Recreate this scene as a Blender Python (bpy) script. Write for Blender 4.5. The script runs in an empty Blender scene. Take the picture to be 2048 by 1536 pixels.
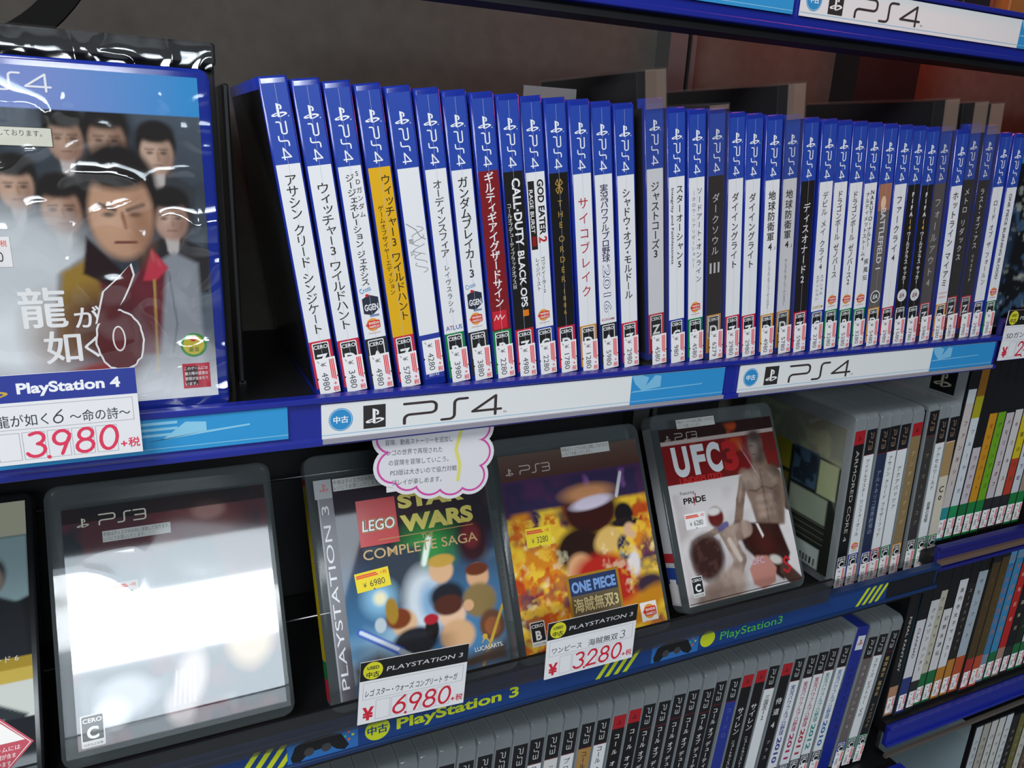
import bpy, bmesh, math, random
import numpy as np
from mathutils import Matrix, Vector

S = bpy.context.scene
ZC = 1.30                      # eye height above the floor; all heights below are metres relative to the eye
rnd = random.Random(7)

# ---------------------------------------------------------------- camera
cam = bpy.data.cameras.new('camera')
cam_o = bpy.data.objects.new('camera', cam)
S.collection.objects.link(cam_o)
R = [[0.90691, -0.083587, 0.41295], [-0.418735, -0.287313, 0.861459], [0.046639, -0.954183, -0.295568]]
m = Matrix(((R[0][0], -R[0][1], -R[0][2], 0), (R[1][0], -R[1][1], -R[1][2], 0), (R[2][0], -R[2][1], -R[2][2], ZC), (0, 0, 0, 1)))
cam_o.matrix_world = m
cam.sensor_width = 36.0
cam.lens = 36.0 * 1546.3 / 2048
cam.clip_start = 0.01
S.camera = cam_o

# ---------------------------------------------------------------- light
S.view_settings.view_transform = 'Standard'
S.view_settings.look = 'None'
S.view_settings.gamma = 1.0
S.view_settings.use_curve_mapping = False
S.view_settings.exposure = 0.12
world = bpy.data.worlds.new('shop_air')
S.world = world
world.use_nodes = True
world.node_tree.nodes['Background'].inputs[0].default_value = (0.55, 0.65, 0.8, 1)
world.node_tree.nodes['Background'].inputs[1].default_value = 0.05


def area(name, loc, size, power, col, aim):
    l = bpy.data.lights.new(name, 'AREA')
    l.shape = 'RECTANGLE'
    l.size, l.size_y = size
    l.energy = power
    l.color = col
    o = bpy.data.objects.new(name, l)
    S.collection.objects.link(o)
    o.location = (loc[0], loc[1], loc[2] + ZC)
    d = Vector(aim) - Vector(loc)
    o.rotation_euler = d.to_track_quat('-Z', 'Y').to_euler()
    return o


area('ceiling_fluorescent_lamp', (-0.08, -3.35, 1.28), (1.25, 0.85), 82, (0.92, 0.97, 1.0), (-0.08, -3.34, 0))
area('ceiling_panel_lamp', (-0.05, -4.25, 1.30), (1.9, 3.5), 125, (0.80, 0.92, 1.0), (-0.05, -4.24, 0))
area('near_fill_light', (-0.48, -0.12, 0.62), (0.6, 0.3), 10.5, (0.97, 0.98, 1.0), (0.0, 0.43, -0.05))  # unseen fill added close to the shelf, so brightness falls off rightwards
area('red_wall_light', (0.80, 0.50, 0.30), (0.7, 0.04), 2.3, (1.0, 0.09, 0.03), (0.76, 0.605, 0.12))  # red light added out of sight behind the upper shelf, tints the wall

# ---------------------------------------------------------------- materials
MATS = {}


def lin(h):
    h = h.lstrip('#')
    c = [int(h[i:i + 2], 16) / 255 for i in (0, 2, 4)]
    return [x / 12.92 if x <= 0.04045 else ((x + 0.055) / 1.055) ** 2.4 for x in c]


def mat(name, col, rough=0.4, coat=0.0, metal=0.0, spec=0.5, alpha=1.0, grain=0.0, scale=60, trans=0.0):
    if name in MATS:
        return MATS[name]
    mt = bpy.data.materials.new(name)
    mt.use_nodes = True
    nt = mt.node_tree
    b = nt.nodes['Principled BSDF']
    c = lin(col) if isinstance(col, str) else list(col)
    b.inputs['Base Color'].default_value = (*c, 1)
    b.inputs['Roughness'].default_value = rough
    b.inputs['Metallic'].default_value = metal
    b.inputs['Specular IOR Level'].default_value = spec
    b.inputs['Coat Weight'].default_value = coat
    b.inputs['Coat Roughness'].default_value = 0.08
    b.inputs['Alpha'].default_value = alpha
    b.inputs['Transmission Weight'].default_value = trans
    if grain:
        tc = nt.nodes.new('ShaderNodeTexCoord')
        n = nt.nodes.new('ShaderNodeTexNoise')
        n.inputs['Scale'].default_value = scale
        n.inputs['Detail'].default_value = 4
        mx = nt.nodes.new('ShaderNodeMix')
        mx.data_type = 'RGBA'
        nt.links.new(tc.outputs['Object'], n.inputs['Vector'])
        nt.links.new(n.outputs['Fac'], mx.inputs['Factor'])
        mx.inputs['A'].default_value = (*[x * (1 - grain) for x in c], 1)
        mx.inputs['B'].default_value = (*[min(1, x * (1 + grain)) for x in c], 1)
        nt.links.new(mx.outputs['Result'], b.inputs['Base Color'])
    MATS[name] = mt
    return mt


def ink(h, gloss=True):
    """printed colour; glossy paper behind plastic or matt card"""
    h = h.lstrip('#').lower()
    return mat(('print_' if gloss else 'card_') + h, h, 0.33 if gloss else 0.55, 0.25 if gloss else 0.0)


def clear(name, col, fac, rough=0.08, extra=0.25):
    """clear plastic: mostly see-through, some gloss and a little haze"""
    if name in MATS:
        return MATS[name]
    mt = bpy.data.materials.new(name)
    mt.use_nodes = True
    nt = mt.node_tree
    b = nt.nodes['Principled BSDF']
    c = lin(col)
    b.inputs['Base Color'].default_value = (*c, 1)
    b.inputs['Roughness'].default_value = rough
    b.inputs['Specular IOR Level'].default_value = 0.6
    out = nt.nodes['Material Output']
    tr = nt.nodes.new('ShaderNodeBsdfTransparent')
    mx = nt.nodes.new('ShaderNodeMixShader')
    fr = nt.nodes.new('ShaderNodeLayerWeight')
    fr.inputs['Blend'].default_value = 0.35
    mp = nt.nodes.new('ShaderNodeMapRange')
    mp.inputs['To Min'].default_value = fac
    mp.inputs['To Max'].default_value = min(1, fac + extra)
    nt.links.new(fr.outputs['Facing'], mp.inputs['Value'])
    nt.links.new(mp.outputs['Result'], mx.inputs['Fac'])
    nt.links.new(tr.outputs[0], mx.inputs[1])
    nt.links.new(b.outputs[0], mx.inputs[2])
    nt.links.new(mx.outputs[0], out.inputs['Surface'])
    MATS[name] = mt
    return mt


def film(name, fac, rough):
    """thin shrink film: transparent with a glossy sheen"""
    if name in MATS:
        return MATS[name]
    mt = bpy.data.materials.new(name)
    mt.use_nodes = True
    nt = mt.node_tree
    out = nt.nodes['Material Output']
    tr = nt.nodes.new('ShaderNodeBsdfTransparent')
    gl = nt.nodes.new('ShaderNodeBsdfGlossy')
    gl.inputs['Roughness'].default_value = rough
    mx = nt.nodes.new('ShaderNodeMixShader')
    mx.inputs[0].default_value = fac
    nt.links.new(tr.outputs[0], mx.inputs[1])
    nt.links.new(gl.outputs[0], mx.inputs[2])
    nt.links.new(mx.outputs[0], out.inputs['Surface'])
    MATS[name] = mt
    return mt


def art_mat(ior=1.5):
    nm = 'printed_artwork_%d' % (ior * 100)
    if nm in MATS:
        return MATS[nm]
    mt = bpy.data.materials.new(nm)
    mt.use_nodes = True
    nt = mt.node_tree
    b = nt.nodes['Principled BSDF']
    a = nt.nodes.new('ShaderNodeVertexColor')
    a.layer_name = 'print'
    nt.links.new(a.outputs['Color'], b.inputs['Base Color'])
    b.inputs['Roughness'].default_value = 0.6
    b.inputs['Specular IOR Level'].default_value = 0.1
    b.inputs['Coat Weight'].default_value = 1.0
    b.inputs['Coat Roughness'].default_value = 0.035
    b.inputs['Coat IOR'].default_value = ior
    MATS[nm] = mt
    return mt


M_BLUE = mat('blue_case_plastic', (0.012, 0.03, 0.30), 0.14, 0.3)
M_RAIL = mat('blue_rail_plastic', (0.012, 0.022, 0.27), 0.3, 0.1)
M_RAILD = mat('dark_blue_rail', (0.008, 0.03, 0.11), 0.35)
M_RAILR = mat('violet_blue_rail', (0.012, 0.014, 0.16), 0.35)
M_BLACK = mat('black_metal', (0.006, 0.006, 0.007), 0.45, grain=0.3)
M_BLACKP = mat('black_plastic', (0.005, 0.005, 0.006), 0.35, spec=0.3)
M_MATT = mat('matt_black', (0.003, 0.003, 0.003), 0.8, spec=0.15)
M_WALL = mat('dark_panel', (0.050, 0.046, 0.039), 0.75, grain=0.25, scale=90, spec=0.2)
M_POST = mat('grey_post', (0.045, 0.045, 0.045), 0.5)
M_CLEAR = clear('frosted_case_plastic', '#7d8689', 0.20, 0.10, 0.30)
M_CLEAR2 = clear('clear_case_plastic', '#aab2b6', 0.40, 0.10, 0.30)
M_PANE = clear('reflection_tint_pane', '#a08a7c', 0.22, 0.07, 0.2)  # brown haze in the colour stands in for a reflection
M_SAFE = clear('clear_security_plastic', '#6a6866', 0.04, 0.06, 0.14)
M_LIP = clear('smoked_acrylic', '#3a3c40', 0.30, 0.12)
M_FILM = film('shrink_film', 0.13, 0.09)
M_CHROME = mat('chrome_rod', (0.3, 0.3, 0.32), 0.2, metal=1.0)
WHITE = 'e9eaec'
BLUE = '2848a8'
REDB, GREENB, BLACKB, BLUEB, ORB = 'c8283c', '128040', '2a2a28', '2c3c9c', 'd2902c'
BANDN = {REDB: 'red', GREENB: 'green', BLACKB: 'black', BLUEB: 'blue', ORB: 'orange'}

# ---------------------------------------------------------------- objects
USED = {}


def link(o, parent=None):
    S.collection.objects.link(o)
    if parent is not None:
        o.parent = parent
    return o


def tag(o, label=None, cat=None, group=None, kind=None):
    if label:
        o['label'] = label
    if cat:
        o['category'] = cat
    if group:
        o['group'] = group
    if kind:
        o['kind'] = kind
    return o


def empty(name, loc, rot=(0, 0, 0), label=None, cat=None, group=None):
    o = bpy.data.objects.new(name, None)
    o.empty_display_size = 0.01
    link(o)
    o.location = (loc[0], loc[1], loc[2] + ZC)
    o.rotation_euler = rot
    return tag(o, label, cat, group)


def place(o, loc, rot=(0, 0, 0)):
    o.location = (loc[0], loc[1], loc[2] + ZC)
    o.rotation_euler = rot
    return o


def box_bm(bm, x0, x1, y0, y1, z0, z1):
    vs = [bm.verts.new(p) for p in ((x0, y0, z0), (x1, y0, z0), (x1, y1, z0), (x0, y1, z0), (x0, y0, z1), (x1, y0, z1), (x1, y1, z1), (x0, y1, z1))]
    for f in ((0, 3, 2, 1), (4, 5, 6, 7), (0, 1, 5, 4), (1, 2, 6, 5), (2, 3, 7, 6), (3, 0, 4, 7)):
        bm.faces.new([vs[i] for i in f])


def bm_obj(name, bm, material, parent=None, smooth=False):
    me = bpy.data.meshes.new(name)
    bm.normal_update()
    bm.to_mesh(me)
    bm.free()
    for mm_ in (material if isinstance(material, (list, tuple)) else [material]):
        me.materials.append(mm_)
    if smooth:
        for p in me.polygons:
            p.use_smooth = True
    return link(bpy.data.objects.new(name, me), parent)


def boxes(name, bxs, material, parent=None, bevel=0.0, seg=2):
    bm = bmesh.new()
    for b in bxs:
        box_bm(bm, *b)
    if bevel:
        bmesh.ops.bevel(bm, geom=bm.edges[:], offset=bevel, segments=seg, profile=0.5, affect='EDGES')
    return bm_obj(name, bm, material, parent)


def tube(bm, a, b, r, n=10):
    a, b = Vector(a), Vector(b)
    d = (b - a)
    q = d.to_track_quat('Z', 'Y')
    rings = []
    for p in (a, b):
        rings.append([bm.verts.new(p + q @ Vector((r * math.cos(t), r * math.sin(t), 0))) for t in [2 * math.pi * i / n for i in range(n)]])
    for i in range(n):
        bm.faces.new((rings[0][i], rings[0][(i + 1) % n], rings[1][(i + 1) % n], rings[1][i]))
    bm.faces.new(rings[0][::-1])
    bm.faces.new(rings[1])


# ---------------------------------------------------------------- lettering
GLY = {}


def gly(txt, bold=0.0):
    k = (txt, bold)
    if k in GLY:
        return GLY[k]
    cu = bpy.data.curves.new('lettering', 'FONT')
    cu.body = txt
    cu.size = 1
    cu.resolution_u = 5 if txt.isascii() else 3
    cu.fill_mode = 'FRONT'
    cu.offset = bold
    o = bpy.data.objects.new('lettering', cu)
    S.collection.objects.link(o)
    dg = bpy.context.evaluated_depsgraph_get()
    me = o.evaluated_get(dg).to_mesh()
    v = np.array([tuple(p.co)[:2] for p in me.vertices]).reshape(-1, 2)
    f = [tuple(p.vertices) for p in me.polygons]
    o.evaluated_get(dg).to_mesh_clear()
    bpy.data.objects.remove(o)
    bpy.data.curves.remove(cu)
    GLY[k] = (v, f)
    return GLY[k]


def shifts(txt, bold):
    """dense characters are thickened by small repeats instead of an outline offset"""
    if bold > .004 and any(ord(ch) >= 0x3000 for ch in txt):
        b = bold * .8
        return 0.0, ((-b, 0), (b, 0), (0, b * .7), (0, -b * .7))
    return bold, ((0, 0),)


SMALL = set('ァィゥェォャュョッぁぃぅぇぉゃゅょっ')
ROT = set('ー―～〜-−(')


class Art:
    """flat print built up from coloured shapes; u to the right, v upwards, millimetres"""

    def __init__(s):
        s.v, s.f, s.fm, s.mats, s.k = [], [], [], [], 0
        s.T = (1, 0, 0, 1, 0, 0)

    def at(s, u=0, v=0, rot=0, sx=1, sy=None, shear=0):
        sy = sx if sy is None else sy
        c, n = math.cos(math.radians(rot)), math.sin(math.radians(rot))
        s.T = (c * sx, (c * shear - n) * sy, n * sx, (n * shear + c) * sy, u, v)
        return s

    def add(s, pts, faces, material, layer):
        a, b, c, d, e, f = s.T
        base = len(s.v)
        s.k = (s.k + 1) % 24
        h = layer * 0.03 + s.k * .0012
        s.v.extend((a * x + b * y + e, c * x + d * y + f, h) for x, y in pts)
        if material not in s.mats:
            s.mats.append(material)
        k = s.mats.index(material)
        for q in faces:
            s.f.append(tuple(base + i for i in q))
            s.fm.append(k)

    def rect(s, u0, v0, u1, v1, m_, l=0):
        s.add([(u0, v0), (u1, v0), (u1, v1), (u0, v1)], [(0, 1, 2, 3)], m_, l)

    def poly(s, pts, m_, l=0):
        s.add(pts, [tuple(range(len(pts)))], m_, l)

    def disc(s, u, v, r, m_, l=0, ry=None, n=28):
        ry = ry or r
        s.poly([(u + r * math.cos(2 * math.pi * i / n), v + ry * math.sin(2 * math.pi * i / n)) for i in range(n)], m_, l)

    def rrect(s, u0, v0, u1, v1, r, m_, l=0):
        p = []
        for cx, cy, a0 in ((u1 - r, v1 - r, 0), (u0 + r, v1 - r, 90), (u0 + r, v0 + r, 180), (u1 - r, v0 + r, 270)):
            p += [(cx + r * math.cos(math.radians(a0 + t)), cy + r * math.sin(math.radians(a0 + t))) for t in (0, 30, 60, 90)]
        s.poly(p, m_, l)

    def frame(s, u0, v0, u1, v1, t, m_, l=0):
        for q in ((u0, v0, u1, v0 + t), (u0, v1 - t, u1, v1), (u0, v0, u0 + t, v1), (u1 - t, v0, u1, v1)):
            s.rect(*q, m_, l)

    def stroke(s, pts, w, m_, l=0, rnd_=True):
        for i in range(len(pts) - 1):
            (x0, y0), (x1, y1) = pts[i], pts[i + 1]
            d = math.hypot(x1 - x0, y1 - y0) or 1
            nx, ny = -(y1 - y0) / d * w / 2, (x1 - x0) / d * w / 2
            s.poly([(x0 + nx, y0 + ny), (x0 - nx, y0 - ny), (x1 - nx, y1 - ny), (x1 + nx, y1 + ny)], m_, l)
        for i, (x, y) in enumerate(pts):
            if rnd_ or 0 < i < len(pts) - 1:
                s.disc(x, y, w / 2, m_, l, n=8)

    def text(s, txt, u, v, size, m_, l=1, bold=0.0, fit=None, rot=0, shear=0, center=False):
        bold, sh = shifts(txt, bold)
        g, f = gly(txt, bold)
        if not len(g):
            return
        w = g[:, 0].max() - g[:, 0].min()
        sx = size if fit is None else fit / w
        x0 = g[:, 0].min()
        old = s.T
        off = -w / 2 if center else 0
        s2 = Art.at(s, u, v, rot, sx, size, shear)
        # compose with an outer transform
        a, b, c, d, e, h = s.T
        A, B, C, D, E_, F = old
        s.T = (A * a + B * c, A * b + B * d, C * a + D * c, C * b + D * d, A * e + B * h + E_, C * e + D * h + F)
        for dx, dy in sh:
            s.add([(x - x0 + off + dx, y + dy) for x, y in g], f, m_, l)
        s.T = old

    def down(s, txt, uc, v1, v0, size, m_, l=1, bold=0.0, sq=1.0):
        """vertical Japanese setting from v1 (top) to v0 (bottom)"""
        bold += .007
        size *= 1.12
        units = [0.5 if ch == ' ' else 0.62 if ch in '・.' else 1.0 for ch in txt]
        step = (v1 - v0) / sum(units)
        y = v1
        for ch, un in zip(txt, units):
            cy = y - step * un / 2
            y -= step * un
            if ch == ' ':
                continue
            bd, sh = shifts(ch, bold)
            g, f = gly(ch, bd)
            if not len(g):
                continue
            sz = min(size, step * 1.12)
            if ch in ROT:
                gc = (g.max(0) + g.min(0)) / 2
                pts = [(uc + (p[1] - gc[1]) * size * sq, cy - (p[0] - gc[0]) * min(size, step * 1.0)) for p in g]
            else:
                gc = (g.max(0) + g.min(0)) / 2
                if ord(ch) > 0x2fff:
                    gc = np.array([0.5, 0.38])
                dx, dy = (0.12, 0.1) if ch in SMALL else (0, 0)
                pts = [(uc + (p[0] - gc[0] + dx) * size * sq, cy + (p[1] - gc[1] + dy) * sz) for p in g]
            for ex, ey in sh:
                s.add([(p[0] + ex * size, p[1] + ey * sz) for p in pts], f, m_, l)

    def side(s, txt, uc, v1, size, m_, l=1, bold=0.0, fit=None):
        """Latin text turned to read downwards, starting at v1"""
        g, f = gly(txt, bold)
        x0, x1 = g[:, 0].min(), g[:, 0].max()
        sx = size if fit is None else fit / (x1 - x0)
        s.add([(uc + (p[1] - 0.35) * size, v1 - (p[0] - x0) * sx) for p in g], f, m_, l)

    def build(s, name, parent, origin=(0, 0, 0), U=(1, 0, 0), V=(0, 0, 1), lift=0.00012):
        U, V = Vector(U), Vector(V)
        N = U.cross(V)
        o = Vector(origin) + N * lift
        me = bpy.data.meshes.new(name)
        me.from_pydata([tuple(o + U * (a / 1000) + V * (b / 1000) + N * (c / 1000)) for a, b, c in s.v], [], s.f)
        for m_ in s.mats:
            me.materials.append(m_)
        me.polygons.foreach_set('material_index', s.fm)
        me.update()
        return link(bpy.data.objects.new(name, me), parent)


# brand marks drawn as shapes, unit box
LOGO = [[(.38, -.02), (.38, .78), (.53, .73), (.53, -.07)],
        [(.53, .73), (.63, .69), (.71, .62), (.72, .48), (.66, .40), (.57, .42), (.57, .48), (.615, .50), (.61, .60), (.53, .64)],
        [(.36, .23), (.08, .13), (0, .07), (.06, .0), (.22, -.01), (.36, .04), (.36, .10), (.22, .06), (.15, .085), (.36, .16)],
        [(.56, .25), (.76, .26), (.95, .21), (1.0, .14), (.93, .08), (.56, -.06), (.56, .01), (.80, .10), (.83, .14), (.75, .17), (.56, .15)]]


def logo(a, u, v, w, m_, l=2, rot=0):
    a.at(u, v, rot, w)
    for p in LOGO:
        a.poly(p, m_, l)
    a.at()


def arc(cx, cy, r, a0, a1, n=5):
    return [(cx + r * math.cos(math.radians(a0 + (a1 - a0) * i / n)), cy + r * math.sin(math.radians(a0 + (a1 - a0) * i / n))) for i in range(n + 1)]


WP = [(0, 1)] + arc(1.05, .78, .22, 90, 0) + arc(1.05, .66, .22, 0, -90)[1:] + arc(.22, .22, .22, 90, 180) + [(0, 0)]
WS = [(1.05, 1)] + arc(.72, .80, .20, 90, 180) + arc(.32, .20, .20, 0, -90) + [(0, 0)]
W4 = [(.98, 0), (.98, 1), (0, .26), (1.22, .26)]
W3 = [(0, 1)] + arc(.80, .82, .18, 90, 0) + arc(.80, .18, .18, 0, -90) + [(0, 0)]


def wordmark(a, which, u, v, h, m_, l=2, rot=0, wt=0.13, sx=1.0):
    """PS4 / PS3 in thin strokes; total width about 4.1 heights"""
    for pts, ox in ((WP, 0), (WS, 1.5), (W4 if which == 4 else W3, 2.78)):
        c, n = math.cos(math.radians(rot)), math.sin(math.radians(rot))
        a.at(u + c * ox * h * sx, v + n * ox * h * sx, rot, h * sx, h)
        a.stroke(pts, wt, m_, l)
        if which == 3 and pts is W3:
            a.stroke([(.12, .5), (.98, .5)], wt, m_, l)
    a.at()


DIG = {'0': [arc(.3, .5, 1, 60, 420, 18)], '1': [[(.15, .8), (.35, 1), (.35, 0)]],
       '2': [[(.02, .72)] + [(.3 + .27 * math.cos(t), .72 + .28 * math.sin(t)) for t in np.linspace(2.9, -.5, 8)] + [(0, 0), (.62, .02)]],
       '3': [[(.05, .93)] + [(.28 + .26 * math.cos(t), .76 + .24 * math.sin(t)) for t in np.linspace(1.7, -1.4, 8)] + [(.28 + .32 * math.cos(t), .26 + .27 * math.sin(t)) for t in np.linspace(1.4, -2.7, 10)]],
       '4': [[(.42, 1), (0, .35), (.62, .35)], [(.42, .7), (.42, 0)]],
       '5': [[(.55, 1), (.1, 1), (.06, .55)] + [(.28 + .3 * math.cos(t), .32 + .32 * math.sin(t)) for t in np.linspace(1.6, -2.4, 9)]],
       '6': [[(.5, 1), (.2, .7)] + [(.3 + .3 * math.cos(t), .3 + .3 * math.sin(t)) for t in np.linspace(2.9, 9.0, 14)]],
       '7': [[(0, 1), (.6, 1), (.2, 0)]],
       '8': [[(.3 + .25 * math.cos(t), .75 + .24 * math.sin(t)) for t in np.linspace(-1.5, 4.8, 14)] + [(.3 + .3 * math.cos(t), .25 + .27 * math.sin(t)) for t in np.linspace(1.5, -4.8, 14)]],
       '9': [[(.58, .8)] + [(.3 + .28 * math.cos(t), .7 + .29 * math.sin(t)) for t in np.linspace(.4, 6.4, 14)] + [(.35, 0)]]}
DIG['0'] = [[(.3 + .3 * math.cos(t), .5 + .5 * math.sin(t)) for t in np.linspace(1.2, 7.4, 18)]]


def hand(a, ch, u, v, h, m_, w=0.14, l=3, shear=.12):
    a.at(u, v, 0, h, h, shear)
    for p in DIG[ch]:
        a.stroke([tuple(q) for q in p], w, m_, l)
    a.at()


# ---------------------------------------------------------------- painted artwork (colour fields, no pictures are loaded)
class Paint:
    def __init__(s, w, h, base, res=1.1):
        s.w, s.h = w, h
        s.nu, s.nv = int(w / res), int(h / res)
        s.U, s.V = np.meshgrid(np.linspace(0, w, s.nu), np.linspace(0, h, s.nv))   # v measured downwards from the top
        s.C = np.zeros((s.nv, s.nu, 3)) + np.array(lin(base))
        s.r = np.random.default_rng(3)

    def mix(s, mask, col):
        c = np.array(lin(col)) if isinstance(col, str) else col
        s.C += (c - s.C) * np.clip(mask, 0, 1)[..., None]

    def ell(s, cu, cv, ru, rv, col, soft=.15, rot=0, op=1.0):
        c, n = math.cos(math.radians(rot)), math.sin(math.radians(rot))
        x, y = s.U - cu, s.V - cv
        d = np.sqrt(((x * c + y * n) / ru) ** 2 + ((-x * n + y * c) / rv) ** 2)
        s.mix(op * (1 - np.clip((d - (1 - soft)) / (2 * soft + 1e-6), 0, 1)), col)

    def poly(s, pts, col, soft=.8, op=1.0):
        inside = np.zeros(s.U.shape, bool)
        dist = np.full(s.U.shape, 1e9)
        n = len(pts)
        for i in range(n):
            (x0, y0), (x1, y1) = pts[i], pts[(i + 1) % n]
            cond = ((y0 > s.V) != (y1 > s.V))
            with np.errstate(divide='ignore', invalid='ignore'):
                xi = (x1 - x0) * (s.V - y0) / ((y1 - y0) or 1e-9) + x0
            inside ^= cond & (s.U < xi)
            L2 = (x1 - x0) ** 2 + (y1 - y0) ** 2 or 1e-9
            t = np.clip(((s.U - x0) * (x1 - x0) + (s.V - y0) * (y1 - y0)) / L2, 0, 1)
            dist = np.minimum(dist, np.hypot(s.U - x0 - t * (x1 - x0), s.V - y0 - t * (y1 - y0)))
        sd = np.where(inside, dist, -dist)
        s.mix(op * np.clip(sd / (2 * soft) + .5, 0, 1), col)

    def line(s, pts, w, col, soft=.5, op=1.0):
        for (x0, y0), (x1, y1) in zip(pts[:-1], pts[1:]):
            L2 = (x1 - x0) ** 2 + (y1 - y0) ** 2 or 1e-9
            t = np.clip(((s.U - x0) * (x1 - x0) + (s.V - y0) * (y1 - y0)) / L2, 0, 1)
            d = np.hypot(s.U - x0 - t * (x1 - x0), s.V - y0 - t * (y1 - y0))
            s.mix(op * np.clip((w / 2 - d) / soft + .5, 0, 1), col)

    def noise(s, scale, seed=0, oct_=3):
        out = np.zeros(s.U.shape)
        r = np.random.default_rng(seed)
        amp = 1.0
        for _ in range(oct_):
            g = r.random((int(s.h / scale) + 3, int(s.w / scale) + 3))
            x, y = s.U / scale, s.V / scale
            i, j = x.astype(int), y.astype(int)
            fx, fy = x - i, y - j
            fx, fy = fx * fx * (3 - 2 * fx), fy * fy * (3 - 2 * fy)
            out += amp * (g[j, i] * (1 - fx) * (1 - fy) + g[j, i + 1] * fx * (1 - fy) + g[j + 1, i] * (1 - fx) * fy + g[j + 1, i + 1] * fx * fy)
            amp *= .5
            scale /= 2
        return out / 1.75

    def cloud(s, col, scale, thr, seed, op=1.0, box=None, soft=.12):
        k = np.clip((s.noise(scale, seed) - thr) / soft + .5, 0, 1) * op
        if box:
            b = np.clip((s.U - box[0]) / 4, 0, 1) * np.clip((box[2] - s.U) / 4, 0, 1) * np.clip((s.V - box[1]) / 4, 0, 1) * np.clip((box[3] - s.V) / 4, 0, 1)
            k = k * b
        s.mix(k, col)

    def mottle(s, col, scale, seed, op, box, top=.42):
        lum = s.C.mean(-1)
        k = np.clip((s.noise(scale, seed, 3) - .5) / .25 + .5, 0, 1) * op * np.clip((top - lum) / .08, 0, 1)
        s.mix(k * ((s.U > box[0]) & (s.U < box[2]) & (s.V > box[1]) & (s.V < box[3])), col)

    def build(s, name, parent, origin, U=(1, 0, 0), V=(0, 0, 1), lift=0.0001, material=None):
        """origin is the bottom-left corner"""
        U, V = Vector(U), Vector(V)
        N = U.cross(V)
        o = np.array(Vector(origin) + N * lift)
        P = o + s.U[..., None] / 1000 * np.array(U) + (s.h - s.V)[..., None] / 1000 * np.array(V)
        n = s.nu
        idx = np.arange(s.nu * s.nv).reshape(s.nv, s.nu)
        q = np.stack([idx[1:, :-1], idx[1:, 1:], idx[:-1, 1:], idx[:-1, :-1]], -1).reshape(-1, 4)
        me = bpy.data.meshes.new(name)
        me.from_pydata(P.reshape(-1, 3).tolist(), [], q.tolist())
        ca = me.color_attributes.new('print', 'FLOAT_COLOR', 'POINT')
        ca.data.foreach_set('color', np.concatenate([s.C.reshape(-1, 3), np.ones((s.nu * s.nv, 1))], 1).ravel())
        me.materials.append(material or art_mat())
        me.update()
        return link(bpy.data.objects.new(name, me), parent)


# ---------------------------------------------------------------- the setting
def structure(name, bxs, material):
    o = boxes(name, [(a, b, c, d, e + ZC, f + ZC) for a, b, c, d, e, f in bxs], material)
    o['kind'] = 'structure'
    return o


structure('wall_back', [(-1.2, 2.0, 0.605, 0.64, -ZC, 1.3)], M_WALL)
structure('floor', [(-2.5, 3.0, -6.5, 0.7, -ZC - .02, -ZC)], mat('grey_floor', (.16, .16, .16), .5))
structure('trim_1', [(0.412, 0.430, 0.585, 0.606, -.6, 1.0), (0.438, 0.443, 0.59, 0.606, -.6, 1.0)], M_POST)
structure('trim_2', [(0.620, 0.702, 0.575, 0.606, -1.2, 1.0)], M_BLACK)
structure('trim_3', [(0.694, 0.700, 0.46, 0.60, -1.2, -0.15)], M_BLACK)


def shelf(label, x0, x1, ztop, yf, zlip, zbot, rail_m, stripe=None, lip=None, yb=0.60, tilt=0.0):
    root = empty('shelf', (x0, yf, ztop), (tilt, 0, 0), label, 'shelf')
    L = x1 - x0
    boxes('shelf_board', [(0, L, 0.004, yb - yf, -0.012, 0)], M_BLACK, root)
    a, b = zlip - ztop, zbot - ztop
    # channelled front rail: upper and lower lips in front of a recessed face
    boxes('price_rail', [(0, L, 0.0, 0.005, b, a), (0, L, -0.0028, 0.0012, a - .0035, a), (0, L, -0.0028, 0.0012, b, b + .0035)], rail_m, root, .0005, 1)
    if stripe:
        boxes('rail_stripe', [(0, L, -0.0035, 0.0, stripe[0] - ztop, stripe[1] - ztop)], stripe[2], root)
    if lip:
        boxes('card_holder', [(lip[2], lip[3], -0.008, -0.0065, lip[0] - ztop, lip[1] - ztop), (lip[2], lip[3], -0.008, 0.0, lip[0] - ztop - .001, lip[0] - ztop)], M_LIP, root)
        boxes('holder_edge', [(lip[2], lip[3], -0.0082, -0.0063, lip[1] - ztop, lip[1] - ztop + .0007)], M_BLACKP, root)
    return root


Z1, Z2, Z3 = -.1440, -.3800, -.607
shelf('shelf with blue price rail carrying the leaning blue-topped cases', -.42, .671, Z1, .4165, -.1400, -.1690, M_RAIL)
shelf('shelf with navy and yellow printed rail under the face-out cases', -.42, .655, Z2, .412, -.3600, -.3845, M_RAILD, lip=(-.3605, -.3405, .17, .925))
shelf('lowest shelf under the row of clear cases at the bottom edge', -.1, .675, Z3, .412, -.603, -.632, M_RAIL)
shelf('upper shelf with blue rail crossing the top right corner', .10, .95, .086, .4265, .1135, .0795, M_RAIL, yb=.452)
shelf('right-hand rack shelf with a price card on its blue rail', .676, 1.1, -.1490, .4195, -.126, -.164, M_RAILR)
shelf('right-hand rack shelf under the yellow and green spines', .662, 1.1, -.3600, .4195, -.348, -.3735, M_RAILR, stripe=(-.3665, -.3612, mat('brown_stripe', '6a5648', .5)))
shelf('right-hand rack shelf with plain deep blue rail', .664, 1.1, -.5640, .4295, -.5660, -.5900, M_RAIL, stripe=(-.6030, -.5990, mat('grey_stripe', '57504a', .5)))
shelf('lowest right-hand rack shelf under the pale spines', .74, 1.1, -.8200, .4295, -.81, -.84, M_RAILR)

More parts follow.
